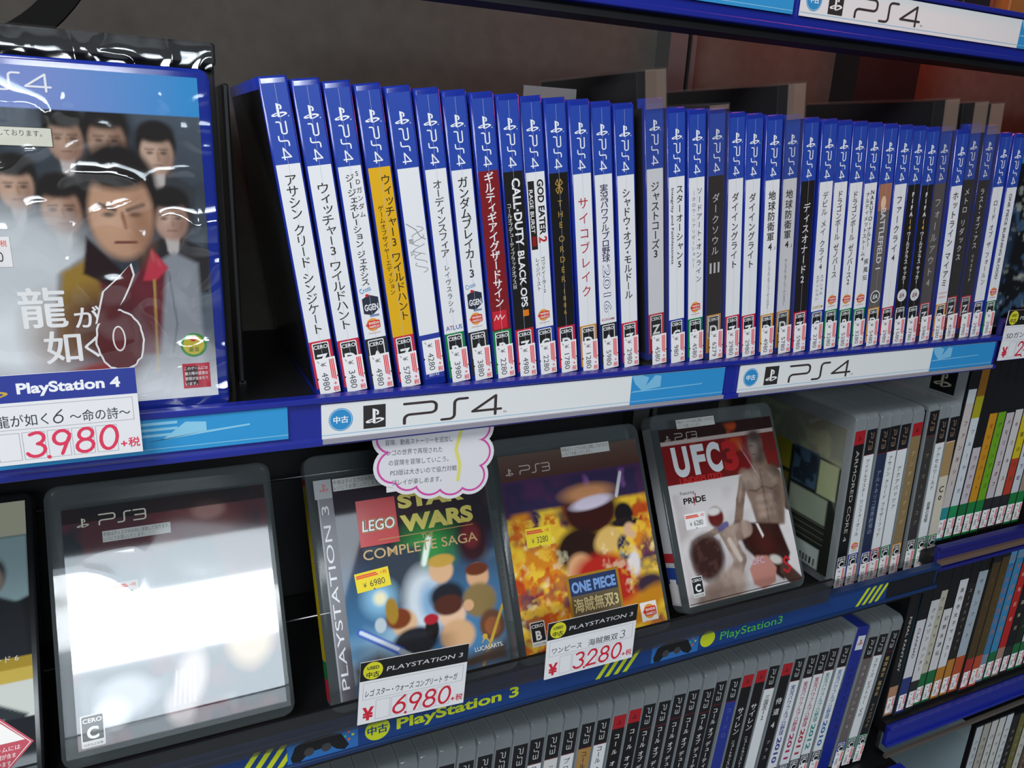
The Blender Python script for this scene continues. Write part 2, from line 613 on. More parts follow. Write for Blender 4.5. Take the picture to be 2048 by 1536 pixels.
# curved arm above the sealed case, top left
bm = bmesh.new()
path = [(-.070 + .066 * t, .50, .034 + .020 * t + .050 * t ** 2.4) for t in np.linspace(0, 1, 14)]
prev = None
for k, q in enumerate(path):
    d = Vector(path[min(k + 1, 13)]) - Vector(path[max(k - 1, 0)])
    d.normalize()
    nn = Vector((-d.z, 0, d.x)) * .0066
    ring = [bm.verts.new(Vector(q) + nn * sg + Vector((0, e, ZC))) for sg, e in ((-1, 0), (1, 0), (1, .006), (-1, .006))]
    if prev:
        for e in range(4):
            bm.faces.new((prev[e], prev[(e + 1) % 4], ring[(e + 1) % 4], ring[e]))
    else:
        bm.faces.new(ring[::-1])
    prev = ring
bm.faces.new(prev)
bmesh.ops.recalc_face_normals(bm, faces=bm.faces[:])
tag(bm_obj('curved_arm', bm, M_MATT), 'black curved arm rising behind the sealed case at top left', 'bracket')

# grey paper tag tucked behind the row
pt = empty('paper_tag', (.2376, .50, .0272), (0, 0, 0), 'blank grey paper tag sticking up behind the black-and-gold spine', 'paper tag')
boxes('tag_paper', [(0, .0405, 0, .0006, 0, .0112)], mat('grey_paper', '8c8c8a', .7), pt)

# black book end between sealed case and the first spine
be = empty('book_end', (.043, .465, Z1), (0, 0, 0), 'black book end standing left of the leaning row', 'book end')
boxes('end_panel', [(0, .0035, 0, .13, 0, .168)], M_BLACK, be, .001)
boxes('base_plate', [(0, .004, 0, .13, 0, .002)], M_BLACK, be)

# easel rods behind the face-out cases
er = empty('display_easel', (-.16, .52, Z2), (0, 0, 0), 'black easel with thin chrome rods behind the face-out cases', 'display stand')
bm = bmesh.new()
for y, z in ((-.027, .036), (.028, .126), (.058, .165)):
    tube(bm, (0, y + .018, z), (.69, y + .018, z), .0012)
bm_obj('rod', bm, M_CHROME, er, True)
boxes('back_board', [(0, .69, .082, .085, 0, .19)], M_BLACK, er)


# ---------------------------------------------------------------- game cases
def rounded(pts_r, n=5):
    out = []
    for cx, cy, r, a0 in pts_r:
        out += [(cx + r * math.cos(math.radians(a0 + 90 * i / n)), cy + r * math.sin(math.radians(a0 + 90 * i / n))) for i in range(n + 1)]
    return out


def shell_mesh(name, t, w, h, r_hinge, r_open, axis, bevel, material):
    """case body: rounded outline w x h, thickness t. axis 'x': spine out (outline in y,z, hinge at y=0); axis 'y': cover out (outline in x,z)"""
    o = rounded([(w - r_open, h - r_open, r_open, 0), (r_hinge, h - r_hinge, r_hinge, 90), (r_hinge, r_hinge, r_hinge, 180), (w - r_open, r_open, r_open, 270)])
    bm = bmesh.new()
    rings = []
    for k in (0, t):
        rings.append([bm.verts.new((k, p[0], p[1]) if axis == 'x' else (p[0], k, p[1])) for p in o])
    n = len(o)
    f1 = bm.faces.new(rings[0])
    f2 = bm.faces.new(rings[1][::-1])
    for i in range(n):
        bm.faces.new((rings[0][i], rings[1][i], rings[1][(i + 1) % n], rings[0][(i + 1) % n]))
    ed = list(f1.edges) + list(f2.edges)
    bmesh.ops.bevel(bm, geom=ed, offset=bevel, segments=3, profile=.5, affect='EDGES')
    bmesh.ops.recalc_face_normals(bm, faces=bm.faces[:])
    me = bpy.data.meshes.new(name)
    bm.to_mesh(me)
    bm.free()
    me.materials.append(material)
    for p in me.polygons:
        p.use_smooth = True
    return me


W4C, W3C = 14.2, 14.6
SHELL4 = shell_mesh('case_shell', W4C / 1000, .135, .1718, .0012, .004, 'x', .0013, M_BLUE)
SHELL3 = shell_mesh('case_shell', W3C / 1000, .135, .171, .005, .007, 'x', .0016, M_CLEAR2)
SHELL3N = shell_mesh('case_shell', .0138, .135, .171, .005, .007, 'x', .0016, M_CLEAR2)
SHELL3F = shell_mesh('case_shell', .0146, .137, .171, .007, .007, 'y', .0016, M_CLEAR)
SHELLKF = shell_mesh('case_shell', .0142, .135, .171, .003, .004, 'y', .0016, mat('black_glossy_case', (.01, .01, .012), .2))
SHELL4F = shell_mesh('case_shell', .0142, .135, .171, .003, .004, 'y', .0016, M_BLUE)


def sticker_art(a, u0, v1, price, w=11.6, L=21.5, code=True):
    """white price sticker turned to read downwards; v1 is its upper edge (mm from the case foot)"""
    g = ink('f1efee', False)
    red = ink('e8434d', False)
    grey = ink('4a4a4a', False)
    a.poly([(u0, v1), (u0 + w, v1), (u0 + w, v1 - L), (u0, v1 - L)], g, 5)
    for k in (u0, u0 + w):
        a.disc(k, v1 - L * .55, .6, ink('35302e', False), 6, n=8)
    for i in range(3):
        x = u0 + w * (.69 + .085 * i)
        a.poly([(x, v1 - 1.2), (x + w * .06, v1 - 1.2), (x + w * .06, v1 - L * .62 - i * .6), (x, v1 - L * .56 - i * .6)], red, 6)
    a.side('¥', u0 + w * .38, v1 - 2.6, 4.4, grey, 6)
    a.side(price, u0 + w * .38, v1 - L * .40, 5.2, grey, 6, fit=L * .50 * len(price) / 4)
    a.side('+', u0 + w * .82, v1 - L * .70, 3.6, red, 6, .02)
    a.down('税', u0 + w * .82, v1 - L * .83, v1 - L * .97, 3.0, red, 6, .02)
    if code:
        a.stroke([(u0 + 1.6, v1 - 1.4), (u0 + 2.2, v1 - 2.6)], .35, grey, 6)


def cero(a, u0, v1, w, letter, h=16.5):
    a.rrect(u0, v1 - h, u0 + w, v1, .8, ink('eeeeee'), 2)
    a.rrect(u0 + .6, v1 - h + 1.2, u0 + w - .6, v1 - 3.9, .5, ink('222222'), 3)
    a.rrect(u0 + .6, v1 - 4.2, u0 + w - .6, v1 - .6, .5, ink('222222'), 3)
    a.text('CERO', u0 + w * .08, v1 - 3.6, 3.0, ink('eeeeee'), 4, .02, fit=w * .84)
    a.text(letter, u0 + w / 2, v1 - h + 3.2, 9.0, ink('eeeeee'), 4, .03, center=True)


def bn_mark(a, u, v, w):
    a.disc(u + w * .5, v, w * .42, ink('e8a03c'), 2, ry=w * .44)
    a.rrect(u + w * .18, v - w * .28, u + w, v + w * .28, w * .1, ink('d8402c'), 3)
    a.poly([(u, v), (u + w * .3, v + w * .26), (u + w * .3, v - w * .26)], ink('d8402c'), 3)
    a.text('BANDAI', u + w * .25, v + w * .03, w * .22, ink('f4f0ea'), 4, .02, fit=w * .68)
    a.text('NAMCO', u + w * .25, v - w * .22, w * .22, ink('f4f0ea'), 4, .02, fit=w * .68)
    a.text('Entertainment', u + w * .15, v - w * .62, w * .16, ink('c87858'), 3, fit=w * .8)


H = 171


def spine4(a, base, band, draw, sealed=True):
    """label behind the plastic of a 14 mm spine: blue head, titled body, rating band"""
    u0, u1 = .9, W4C - .9
    c = (u0 + u1) / 2
    a.rect(u0, H - 42, u1, H - 2.6, ink(BLUE), 0)
    a.rect(u0, H - 138, u1, H - 42, ink(base), 0)
    a.rect(u0, 5, u1, H - 138, ink(band), 0)
    logo(a, c - 4.0, H - 18.5, 8.2, ink('f2f4f8'), 2)
    a.disc(c + 4.6, H - 18.6, .35, ink('c8d0e8'), 2, n=8)
    wordmark(a, 4, c - 2.2, H - 21.2, 4.7, ink('f2f4f8'), 2, rot=-90, wt=.15, sx=.98)
    if sealed:
        a.stroke([(c + .2, 4), (c + .35, H - 3)], .13, M_SEAM, 4)
    if draw:
        draw(a, u0, u1, c)


M_SEAM = mat('wrap_seam', 'c3c9da', .15, .5)


def title(txt, v0, v1, size, col='2a2620', u=0.0, bold=0.0):
    return lambda a, u0, u1, c: a.down(txt, c + u, H - v0, H - v1, size, ink(col), 2, bold)


def side(txt, v0, v1, size, col='2a2620', u=0.0, bold=0.0):
    return lambda a, u0, u1, c: a.side(txt, c + u, H - v0, size, ink(col), 2, bold, fit=v1 - v0)


def bn(a, u0, u1, c):
    bn_mark(a, u0 + 1.6, H - 130, 8.6)


def ggen(a, u0, u1, c):
    a.poly([(u0 + 1.8, H - 123), (u0 + 1.8, H - 114.5), (u0 + 6, H - 112.5), (u1 - 1.2, H - 114.5), (u1 - 1.2, H - 121), (u0 + 6.5, H - 124.5)], ink('2d3140'), 2)
    a.text('GGEN', u0 + 2.6, H - 121.5, 5, ink('e9e9ee'), 3, .03, fit=8)
    a.text('Cross', u0 + 1.6, H - 111.5, 4, ink('4a88c0'), 3, .01, rot=14, fit=6.5)
    a.disc(u0 + 5, H - 112.8, 1.0, ink('d02030'), 3, n=8)
    a.rect(u0 + 5, H - 125.4, u1 - 2, H - 124.2, ink('7a88b0'), 2)


def ea(ring):
    def f(a, u0, u1, c):
        a.disc(c, H - 129, 5.0, ink('ececec'), 2)
        a.disc(c, H - 129, 4.2, ink('4a4644' if ring else 'd8d8d8'), 3)
        a.text('EA', c, H - 130.6, 4.6, ink('f0f0f0' if ring else '7a2a2a'), 4, .02, center=True, shear=.2)
    return f


def label_bits(*fs):
    def g(a, u0, u1, c):
        for f in fs:
            f(a, u0, u1, c)
    return g


def scribble(a, u0, u1, c):
    r = random.Random(4)
    gr = ink('8f9194')
    for k in range(5):
        v = H - 74 - 5.2 * k
        pts = [(c + .8 + 3.6 * math.sin(t * 1.3 + k), v - t * 1.5) for t in np.linspace(0, 4, 10)]
        a.stroke(pts, .35, gr, 2)
    a.stroke([(u0 + 1, H - 72), (c, H - 76), (c + 2, H - 80), (c + 5, H - 82)], .5, gr, 2)
    a.down('零式', c - 3.6, H - 79, H - 92, 3.0, gr, 2)
    a.text('80142', c, H - 164.5, 2.6, ink('e8e8f4'), 3, center=True)


def cod(a, u0, u1, c):
    a.side('CALL·DUTY', c + 1.4, H - 46, 7.2, ink('f2f2f2'), 2, .025, fit=40)
    a.side('BLACK OPS', c + 1.6, H - 89, 6.0, ink('f2f2f2'), 2, .02, fit=35)
    a.rect(c, H - 130, c + 4, H - 126, ink('e07a1c'), 2)
    a.down('コールオブデューティブラックオプスⅢ', c - 4.1, H - 60, H - 112, 2.9, ink('dcdcdc'), 2)


def god(a, u0, u1, c):
    a.rect(u0 + .8, H - 88, u0 + 5.0, H - 47, ink('26221f'), 1)
    a.side('RAGE BURST', u0 + 2.6, H - 52, 3.4, ink('f0f0f0'), 2, .01, fit=26)
    a.rect(u0 + 1.5, H - 86, u0 + 4.3, H - 80, ink('8c1e20'), 2)
    a.side('GOD EATER', c + 2.9, H - 46.5, 5.6, ink('26221f'), 2, .03, fit=33)
    a.side('2', c + 2.6, H - 80.6, 7.6, ink('c0242c'), 2, .03)
    a.down('ゴッドイーター2', c + 1.6, H - 93, H - 116, 2.8, ink('2e2e2e'), 2)
    a.down('レイジバースト', c - 2.2, H - 93, H - 114, 2.8, ink('2e2e2e'), 2)


def order(a, u0, u1, c):
    g = ink('b08c3c')
    for k in range(4):
        t = k * math.pi / 2
        a.stroke([(c, H - 50), (c + 2.6 * math.cos(t + .4), H - 50 + 4.6 * math.sin(t + .4)), (c + 2.6 * math.cos(t + 1.2), H - 50 + 4.6 * math.sin(t + 1.2)), (c, H - 50)], .55, g, 2)
    for ch, v in zip('THEORDER', (60, 66.5, 73, 81.5, 88, 94.5, 101, 107)):
        a.text(ch, c, H - v - 2, 5.2, g, 2, center=True)
    for ch, v in zip('1886', (115, 119.5, 124, 128.5)):
        a.text(ch, c, H - v - 1.6, 4.2, g, 2, center=True)


def pawa(a, u0, u1, c):
    a.down('実況パワフルプロ野球', c, H - 48, H - 97, 5.4, ink('3a2c58'), 2, .012)
    for dw, col in ((.03, '2c2a66'), (-.004, 'f2f4fa')):
        a.side('2016', c, H - 99 + dw * 8, 7.4, ink(col), 2 if dw > 0 else 3, dw, fit=31 + dw * 20)
    a.text('KONAMI', c, H - 136, 2.3, ink('a83444'), 2, .01, center=True, fit=9.5)


def arcs(a, u0, u1, c):
    a.rect(u0 + 1.0, H - 137, u1 - 2.0, H - 125.5, ink('cc2436'), 2)
    a.stroke([(u0 + 2, H - 131), (u0 + 3.6, H - 128), (u0 + 4.5, H - 131), (u0 + 6, H - 128), (u0 + 7, H - 131), (u0 + 9, H - 129)], .5, ink('f0e8e8'), 3)


def capcom(a, u0, u1, c):
    a.text('CAPCOM', c, H - 136, 2.8, ink('c09a28'), 2, .02, center=True, fit=10)
    a.down('スペシャル', c + 2.3, H - 110, H - 126, 2.7, ink('2e2e2e'), 2)
    a.down('エディション', c - 2.0, H - 110, H - 130, 2.7, ink('2e2e2e'), 2)


def glow(a, u0, u1, c):
    a.rect(u0, H - 62, u1, H - 42, ink('a8755c'), 1)
    a.disc(c - 1, H - 56, 2.6, ink('e8c4a4'), 2, ry=5)


def coll(a, u0, u1, c):
    a.text('Collected', c, H - 129.5, 2.6, ink('d87828'), 2, center=True, fit=10)
    a.text('Edition', c, H - 133, 2.6, ink('d84828'), 2, center=True, fit=8)


def point_one(a, u0, u1, c):
    a.text('.1', c + 3.0, H - 91, 3.4, ink('2a2620'), 2, .01)


def three(a, u0, u1, c):
    a.text('III', c, H - 108, 10.5, ink('d2ced0'), 2, .01, center=True, fit=8.4)


def atlus(a, u0, u1, c):
    for ch, x, col in zip('ATLUS', (1.2, 3.6, 5.8, 7.8, 10.2), ('3458a8', 'c83c34', '3458a8', '3458a8', '3458a8')):
        a.text(ch, u0 + x, H - 136, 3.8, ink(col), 2, .01)


K = '2a2620'
ROW1 = [  # base colour, band, rating letter, price, lettering, lean (degrees), left edge (mm, at the height of the colour change), kind, colour word
    (WHITE, REDB, 'Z', '4980', [title('アサシン クリード シンジケート', 47, 134, 6.0)], 8.2, 62.7, '', 'white'),
    (WHITE, REDB, 'D', '3480', [title('ウィッチャー3 ワイルドハント', 51, 132, 6.6)], 8.1, 78.6, '', 'white'),
    (WHITE, BLACKB, 'A', '4980', [title('SDガンダム', 44, 70, 3.1, u=3.4), title('ジージェネレーション ジェネシス', 46, 107, 4.6, u=-.8, bold=.012), ggen, bn], 8.2, 94.5, '', 'white'),
    ('e2ae14', REDB, 'Z', '5780', [title('ウィッチャー3 ワイルドハント', 46, 129, 5.4, u=2.6), title('ゲームオブザイヤーエディション', 62, 113, 3.0, u=-2.4)], 8.4, 111.0, '', 'yellow'),
    (WHITE, BLUEB, '', '4280', [scribble], 8.3, 127.3, 'low', 'white'),
    (WHITE, GREENB, 'B', '3980', [title('オーディンスフィア', 48, 92, 5.4), title('レイヴスラシル', 96, 126, 3.4), atlus], 8.2, 143.2, '', 'white'),
    (WHITE, BLACKB, 'A', '3880', [title('ガンダムブレイカー3', 46, 105, 6.0, bold=.012), ggen, bn], 8.0, 159.1, '', 'white'),
    ('801a20', GREENB, 'B', '2280', [title('ギルティギアイグザードサイン', 43, 123, 5.8, 'f2eeee', bold=.018), arcs], 7.8, 175.1, '', 'dark red'),
    ('1c1a19', REDB, 'Z', '4980', [cod], 7.7, 190.9, '', 'black'),
    (WHITE, BLUEB, 'C', '2280', [god, bn], 7.7, 206.2, '', 'white'),
    ('1a1715', REDB, 'D', '1780', [order], 7.5, 221.8, '', 'black and gold'),
    (WHITE, ORB, 'D', '1280', [title('サイコブレイク', 55, 120, 6.8, 'b8242c')], 7.6, 237.3, '', 'white'),
    (WHITE, BLACKB, 'A', '5980', [pawa], 7.8, 253.4, '', 'white'),
    (WHITE, REDB, 'Z', '2980', [title('シャドウ・オブ・モルドール', 50, 122, 5.6, bold=.012)], 7.9, 269.6, '', 'white'),
    ('e4e3e6', REDB, 'Z', '4580', [title('ジャストコーズ3', 50, 100, 6.0, bold=.012)], 7.6, 291.2, 'safe', 'white'),
    (WHITE, BLUEB, 'C', '980', [title('スターオーシャン5', 47, 103, 5.2, u=2.4, bold=.01), side('Integrity and Faithlessness', 49, 99, 2.8, u=-3.2, bold=.008)], 7.6, 309.0, '', 'white'),
    (WHITE, GREENB, 'B', '4580', [title('ソードアート・オンライン', 48, 113, 4.2, u=2.4), title('―ホロウ・リアリゼーション―', 50, 102, 2.7, '6a6a6a', u=-2.2), bn], 7.5, 324.9, '', 'white'),
    ('2c2524', ORB, 'D', '6279', [title('ダークソウル', 53, 96, 5.6, 'd2ced0'), three], 7.5, 340.6, 'slim', 'black'),
    (WHITE, REDB, 'Z', '2980', [title('ダイイングライト', 51, 104, 5.6, bold=.012)], 7.6, 357.0, '', 'white'),
    (WHITE, REDB, 'Z', '2980', [title('ダイイングライト', 51, 104, 5.6, bold=.012)], 7.6, 373.0, '', 'white'),
    (WHITE, ORB, 'D', '4980', [title('地球防衛軍4', 49, 92, 6.0, bold=.014), point_one, title('ザ・シャドウ・オブ・ニュー・ディスペアー', 99, 134, 2.4)], 7.5, 389.0, '', 'white'),
    ('e4e3e6', ORB, 'D', '5780', [title('地球防衛軍4', 49, 92, 6.0, bold=.014), point_one, title('ザ・シャドウ・オブ・ニュー・ディスペアー', 99, 134, 2.4)], 7.3, 405.8, 'safe', 'white'),
    ('221d1c', REDB, 'Z', '5980', [title('ディスオナード2', 57, 117, 6.2, 'eceaea')], 7.2, 421.3, '', 'black'),
    (WHITE, BLUEB, 'C', '2780', [title('デビル メイ クライ4', 49, 107, 5.2), capcom], 7.1, 440.6, '', 'white'),
    (WHITE, GREENB, 'B', '3280', [title('ドラゴンボール ゼノバース', 48, 113, 5.0, bold=.01), bn], 7.1, 455.6, '', 'white'),
    (WHITE, GREENB, 'B', '5280', [title('ドラゴンボール ゼノバース2', 48, 119, 5.0, bold=.01), bn], 7.0, 470.6, '', 'white'),
    (WHITE, GREENB, 'B', '3280', [title('NARUTO−ナルトー', 47, 90, 4.2, u=2.6, bold=.01), title('疾風伝', 98, 117, 4.2, u=2.6, bold=.01), title('ナルティメットストーム4', 48, 101, 3.8, u=-2.0, bold=.01), bn], 7.0, 485.6, '', 'white'),
    ('655e5c', ORB, 'D', '5480', [glow, side('BATTLEFIELD 1', 60, 107, 7.2, 'd8d4d4', bold=.02), ea(True)], 6.9, 500.6, '', 'grey'),
    (WHITE, REDB, 'Z', '2980', [title('ファークライ4', 50, 102, 5.8, bold=.012)], 6.8, 515.6, '', 'white'),
    ('221e1c', BLACKB, 'A', '1580', [title('FIFA', 47, 67, 4.2, 'f0f0f0', bold=.02), title('14', 68, 77, 4.0, 'e0b030', bold=.02), title('ワールドクラス サッカー', 78, 120, 3.9, 'f0f0f0', bold=.01), ea(False)], 6.8, 530.6, '', 'black'),
    ('221e1c', BLACKB, 'A', '3780', [title('FIFA', 47, 67, 4.2, 'f0f0f0', bold=.02), title('14', 68, 77, 4.0, 'e0b030', bold=.02), title('ワールドクラス サッカー', 78, 120, 3.9, 'f0f0f0', bold=.01), ea(False)], 6.8, 545.6, '', 'black'),
    ('5a5251', REDB, 'Z', '5980', [title('フォールアウト4', 52, 126, 6.6, 'b8b4b4', bold=.015)], 6.8, 561.2, 'safe', 'grey'),
    (WHITE, ORB, 'D', '2280', [title('ホットライン マイアミ', 46, 124, 6.0, bold=.015), coll], 6.7, 577.6, '', 'white'),
    ('2a2422', REDB, 'Z', '4580', [title('メトロ リダックス', 48, 108, 5.4, 'eceaea')], 6.4, 593.6, 'safe', 'black'),
    ('2a2422', REDB, 'Z', '4980', [title('ラスト・オブ・アス', 48, 98, 5.0, 'eceaea'), title('リマスタード', 102, 126, 3.2, 'e0dede')], 6.0, 610.0, 'safe', 'black'),
    (WHITE, BLUEB, 'C', '2980', [title('ロード オブ ザ フォールン', 52, 124, 5.0)], 5.2, 626.6, '', 'white'),
    (WHITE, GREENB, 'B', '2980', [side('ONE PIECE BURNING BLOOD', 47, 119, 4.6, bold=.012), bn], 4.6, 642.6, '', 'white'),
]
ORD = ['first', 'second', 'third', 'fourth', 'fifth', 'sixth', 'seventh', 'eighth', 'ninth', 'tenth', 'eleventh', 'twelfth', 'thirteenth', 'fourteenth', 'fifteenth', 'sixteenth', 'seventeenth', 'eighteenth', 'nineteenth', 'twentieth']
ORD += ['twenty-' + o for o in ORD[:9]] + ['thirtieth'] + ['thirty-' + o for o in ORD[:9]] + ['fortieth'] + ['forty-' + o for o in ORD[:9]]


def side_insert(t, spec, mir=False):
    """printed panels of the sleeve on both broad sides of a spine-out case"""
    a = Art()
    a.rect(3, 4, 130, 166, ink(spec), 0)
    return a


def spine_case(root, shell, art, price, sleeve_w, v_st, st_u=2.2, back=None, sidecol='15161a'):
    o = bpy.data.objects.new('case_shell', shell)
    link(o, root)
    art.build('spine_label', root)
    if price:
        s = Art()
        j = rnd.uniform(-.5, .5)
        sticker_art(s, st_u + rnd.uniform(-.3, .3), v_st + j, price)
        s.build('price_sticker', root, lift=.00022)
    if back is None:
        p = Art()
        p.rect(8, 5, 132, 166, ink(sidecol), 0)
        p.build('cover_sleeve', root, (0, .135, 0), (0, -1, 0), (0, 0, 1))
    else:
        back(root)


def security_case(root_loc, rot, w, h, d, label, yoff):
    """tall clear locking frame round a case, with a black lock bar along its top"""
    r = empty('security_case', root_loc, rot, label, 'security case', 'clear security cases in the leaning row')
    t = .0011
    hs = h - (.024 if h > .18 else .004)
    boxes('front_pane', [(t, w - t, yoff, yoff + t * .6, t, hs)], M_SAFE, r)
    boxes('hazy_top_pane', [(t, w - t, yoff, yoff + t * .6, hs, h - t)], M_PANE, r)  # top of the front pane, with its brownish reflection put into the tint
    boxes('clear_frame', [(0, t, yoff, d, 0, h), (w - t, w, yoff, d, 0, h), (0, w, yoff, d, h - t, h), (0, w, yoff, d, 0, t)], M_SAFE, r, .0003, 1)
    boxes('lock_bar', [(t, w - t, yoff + .010, d, h - .024, h - t * 1.5)], M_BLACKP, r, .0006, 1)
    return r


prev_top = prev_bot = -1e9
for i, (base, band, letter, price, bits, lean, xb, kind, word) in enumerate(ROW1):
    th = math.radians(lean)
    tall, slim = kind == 'safe', kind == 'slim'
    w = W4C + (3.2 if tall or slim else 0)
    foot = {14: 4.5, 21: 1.2, 31: 1.2, 33: 5.0, 34: 5.0}[i] if tall else 1.5 if slim else 0.0
    x0 = xb / 1000 + .1265 * math.tan(th)
    wx = (w + .25) / 1000 / math.cos(th)
    if i:
        x0 = max(x0, prev_bot, prev_top + .171 * math.tan(th))
    prev_bot, prev_top = x0 + wx, x0 + wx - .171 * math.tan(th)
    jit = rnd.uniform(-.0012, .0012)
    y0 = .4265 + (0 if tall or slim else jit)
    off = (1.6 / 1000 if tall or slim else 0)
    loc = (x0 + off * math.cos(th) - foot / 1000 * math.sin(th), y0 + (.0016 if tall or slim else 0), Z1 + foot / 1000 + .0002)
    lab = '%s-spined case, %s rating band, %s sticker, %s from left in blue-topped row' % (word, BANDN[band], price, ORD[i])
    r = empty('game_case', loc, (0, -th, 0), lab, 'game case', 'blue-topped cases leaning on the upper shelf')
    a = Art()
    spine4(a, base, band, label_bits(*bits), kind == '')
    if letter:
        cero(a, 2.3, H - 139.0, 9.4, letter)
    st = 23.0 if kind != 'low' else 29.5
    if tall:
        st = 18.5
    spine_case(r, SHELL4, a, None if tall or slim else price, 0, st)
    if tall or slim:
        hgt = .1935 if tall else .176
        s = security_case((x0, y0 - .0002, Z1 + .0002), (0, -th, 0), w / 1000, hgt, .141,
                          'clear %s security case round the %s-sticker case, %s from left' % ('tall' if tall else 'close-fitting', price, ORD[i]), -.0004)
        q = Art()
        sticker_art(q, 3.6, 23, price)
        q.build('price_sticker', s, (0, -.0004, 0), lift=.0001)


# ---------------------------------------------------------------- label strips in the rails
def flat(name, x0, z1, y, w, h, label, cat, draw, thick=.0007, rot=0, lift=.0001, base='e9eaec', rotx=0, edge=False):
    """a printed card or strip: a thin slab with its print on the front; origin at its top-left"""
    r = empty(name, (x0, y, z1), (rotx, rot, 0), label, cat)
    boxes('card_stock', [(0, w / 1000, 0, thick, -h / 1000, 0)], ink(base, False), r)
    a = Art()
    draw(a)
    a.build('printed_face', r, (0, 0, -h / 1000))
    if edge:
        boxes('clear_edge', [(0, w / 1000, -.0022, -.0015, -h / 1000 - .0024, -h / 1000 + .0004)], mat('grey_clear_edge', '96939e', .25), r)
    return r


def ps4_strip(a, w, h, cyan, logo_x=3.5):
    a.rect(0, 0, w, h, ink('e6e7e6', False), 0)
    a.rect(0, 2.0, w, 2.45, ink('8cbcd8', False), 1)
    a.disc(logo_x + 7.4, h * .53, 6.9, ink('2a8cc8', False), 2)
    a.disc(logo_x + 7.4, h * .53, 6.4, ink('e6f0f4', False), 3)
    a.disc(logo_x + 7.4, h * .53, 6.15, ink('2a8cc8', False), 4)
    a.text('中古', logo_x + 7.4, h * .53 - 1.7, 4.5, ink('f2f4f4', False), 5, .03, center=True)
    a.rect(logo_x + 20.4, h * .5 - 6.6, logo_x + 33.6, h * .5 + 7.6, ink('2a2627', False), 2)
    logo(a, logo_x + 21.6, h * .5 - 3.2, 11.2, ink('f0f0f0', False), 3)
    wordmark(a, 4, logo_x + 45, h * .5 - 6.0, 12.2, ink('3a2e2e', False), 2, wt=.125, sx=1.28)
    a.text('TM', logo_x + 109, h * .5 - 5.8, 1.8, ink('3a2e2e', False), 2)
    u0, u1 = cyan
    b, p = ink('2a8fce', False), ink('7cbce0', False)
    a.rect(u0, 0, u1, h, b, 1)
    a.rect(u0, 2.0, u1, 2.45, ink('8cbcd8', False), 2)
    if u1 - u0 > 30:
        a.poly([(u0, h), (u0 + 3, h * .72), (u0 + 9, h * .46), (u0 + 24, h * .54), (u0 + 24, h * .92), (u0 + 19, h * .96), (u0 + 12, h * .62), (u0 + 14, h * .9), (u0 + 8, h)], p, 2)
        a.poly([(u0, h * .42), (u0 + 60, h * .48), (u0 + 60, h * .51), (u0 + 2, h * .47)], p, 2)


flat('label_strip', .081, -.1446, .4151, 286, 20.6, 'white and cyan label strip with circle mark under the first leaning cases', 'label strip', lambda a: ps4_strip(a, 286, 20.6, (207, 286)), edge=True)
flat('label_strip', .381, -.1446, .4151, 284, 20.6, 'white and cyan label strip at the right end of the middle rail', 'label strip', lambda a: ps4_strip(a, 284, 20.6, (204, 284)), edge=True)


def cyan_strip(a):
    a.rect(0, 0, 340, 19.5, ink('2a94d0', False), 0)
    a.rect(0, 2.2, 340, 2.6, ink('8cc8e4', False), 1)
    p = ink('8ccae6', False)
    u = 262
    for k in range(3):
        a.rect(u + 1, 15.5 - 3.2 * k, u + 22, 17 - 3.2 * k, p, 1)
    a.poly([(u + 14, 7), (u + 26, 16), (u + 36, 15), (u + 36, 10), (u + 58, 11.5), (u + 58, 10.6), (u + 6, 6.4)], p, 1)


flat('label_strip', -.2775, -.1430, .4151, 340, 19.5, 'plain cyan label strip beside the price card on the middle rail', 'label strip', cyan_strip, base='2a94d0')
flat('label_strip', .398, .1090, .4249, 330, 20, 'white label strip with circle mark on the upper rail at top right', 'label strip', lambda a: ps4_strip(a, 330, 20, (222, 330)))
flat('label_strip', .16, .1090, .4249, 232, 20, 'plain cyan label strip at the left of the upper rail', 'label strip', lambda a: (a.rect(0, 0, 232, 20, ink('2a94d0', False), 0), a.rect(0, 2, 232, 2.4, ink('8cc8e4', False), 1)), base='2a94d0')


def ps3_strip(a):
    """navy printed band: u measured from x = -0.30"""
    a.rect(0, 0, 950, 19, ink('123a78', False), 0)
    y = ink('c6d21e', False)

    def stripes(u, n=4):
        for k in range(n):
            p = [(u + 8 * k, 0), (u + 8 * k + 4, 0), (u + 8 * k + 17, 19), (u + 8 * k + 13, 19)]
            a.poly(p, y, 1)

    def pad(u):
        k, g = ink('101010', False), ink('3c3c3e', False)
        a.rect(u - 3, 0.6, u + 42, 18.4, ink('2a6ab0', False), 1)
        a.poly([(u + 2, 13), (u + 9, 16), (u + 24, 16.5), (u + 31, 14), (u + 36, 4), (u + 33, 1), (u + 28, 3), (u + 24, 7), (u + 11, 6), (u + 5, 0.6), (u, 1), (u - 1, 5)], k, 2)
        for d in (10.5, 21.5):
            a.disc(u + d, 6.5, 3.2, g, 3)
        for q, w in (((u + 36, 14), 'd8642c'), ((u + 38.6, 11), 'c8c82c'), ((u + 36, 8), 'd8642c'), ((u + 33.6, 11), '50b070')):
            a.disc(*q, 1.0, ink(w, False), 3, n=10)
    stripes(322)
    pad(356)
    a.disc(411, 9.5, 8.4, y, 2)
    a.text('中古', 411, 6.6, 7.2, ink('123a78', False), 3, .03, center=True)
    a.text('PlayStation 3', 424, 5.4, 11.5, y, 2, .028, fit=90)
    stripes(578)
    pad(631)
    a.rect(676, 0, 678, 19, ink('123a78', False), 2)
    a.disc(682, 9.5, 7.4, y, 2)
    a.text('PlayStation3', 695, 5.2, 10.5, ink('50c03c', False), 2, 0, fit=66)
    stripes(848)
    a.rect(886, 0, 950, 19, ink('0c1018', False), 1)


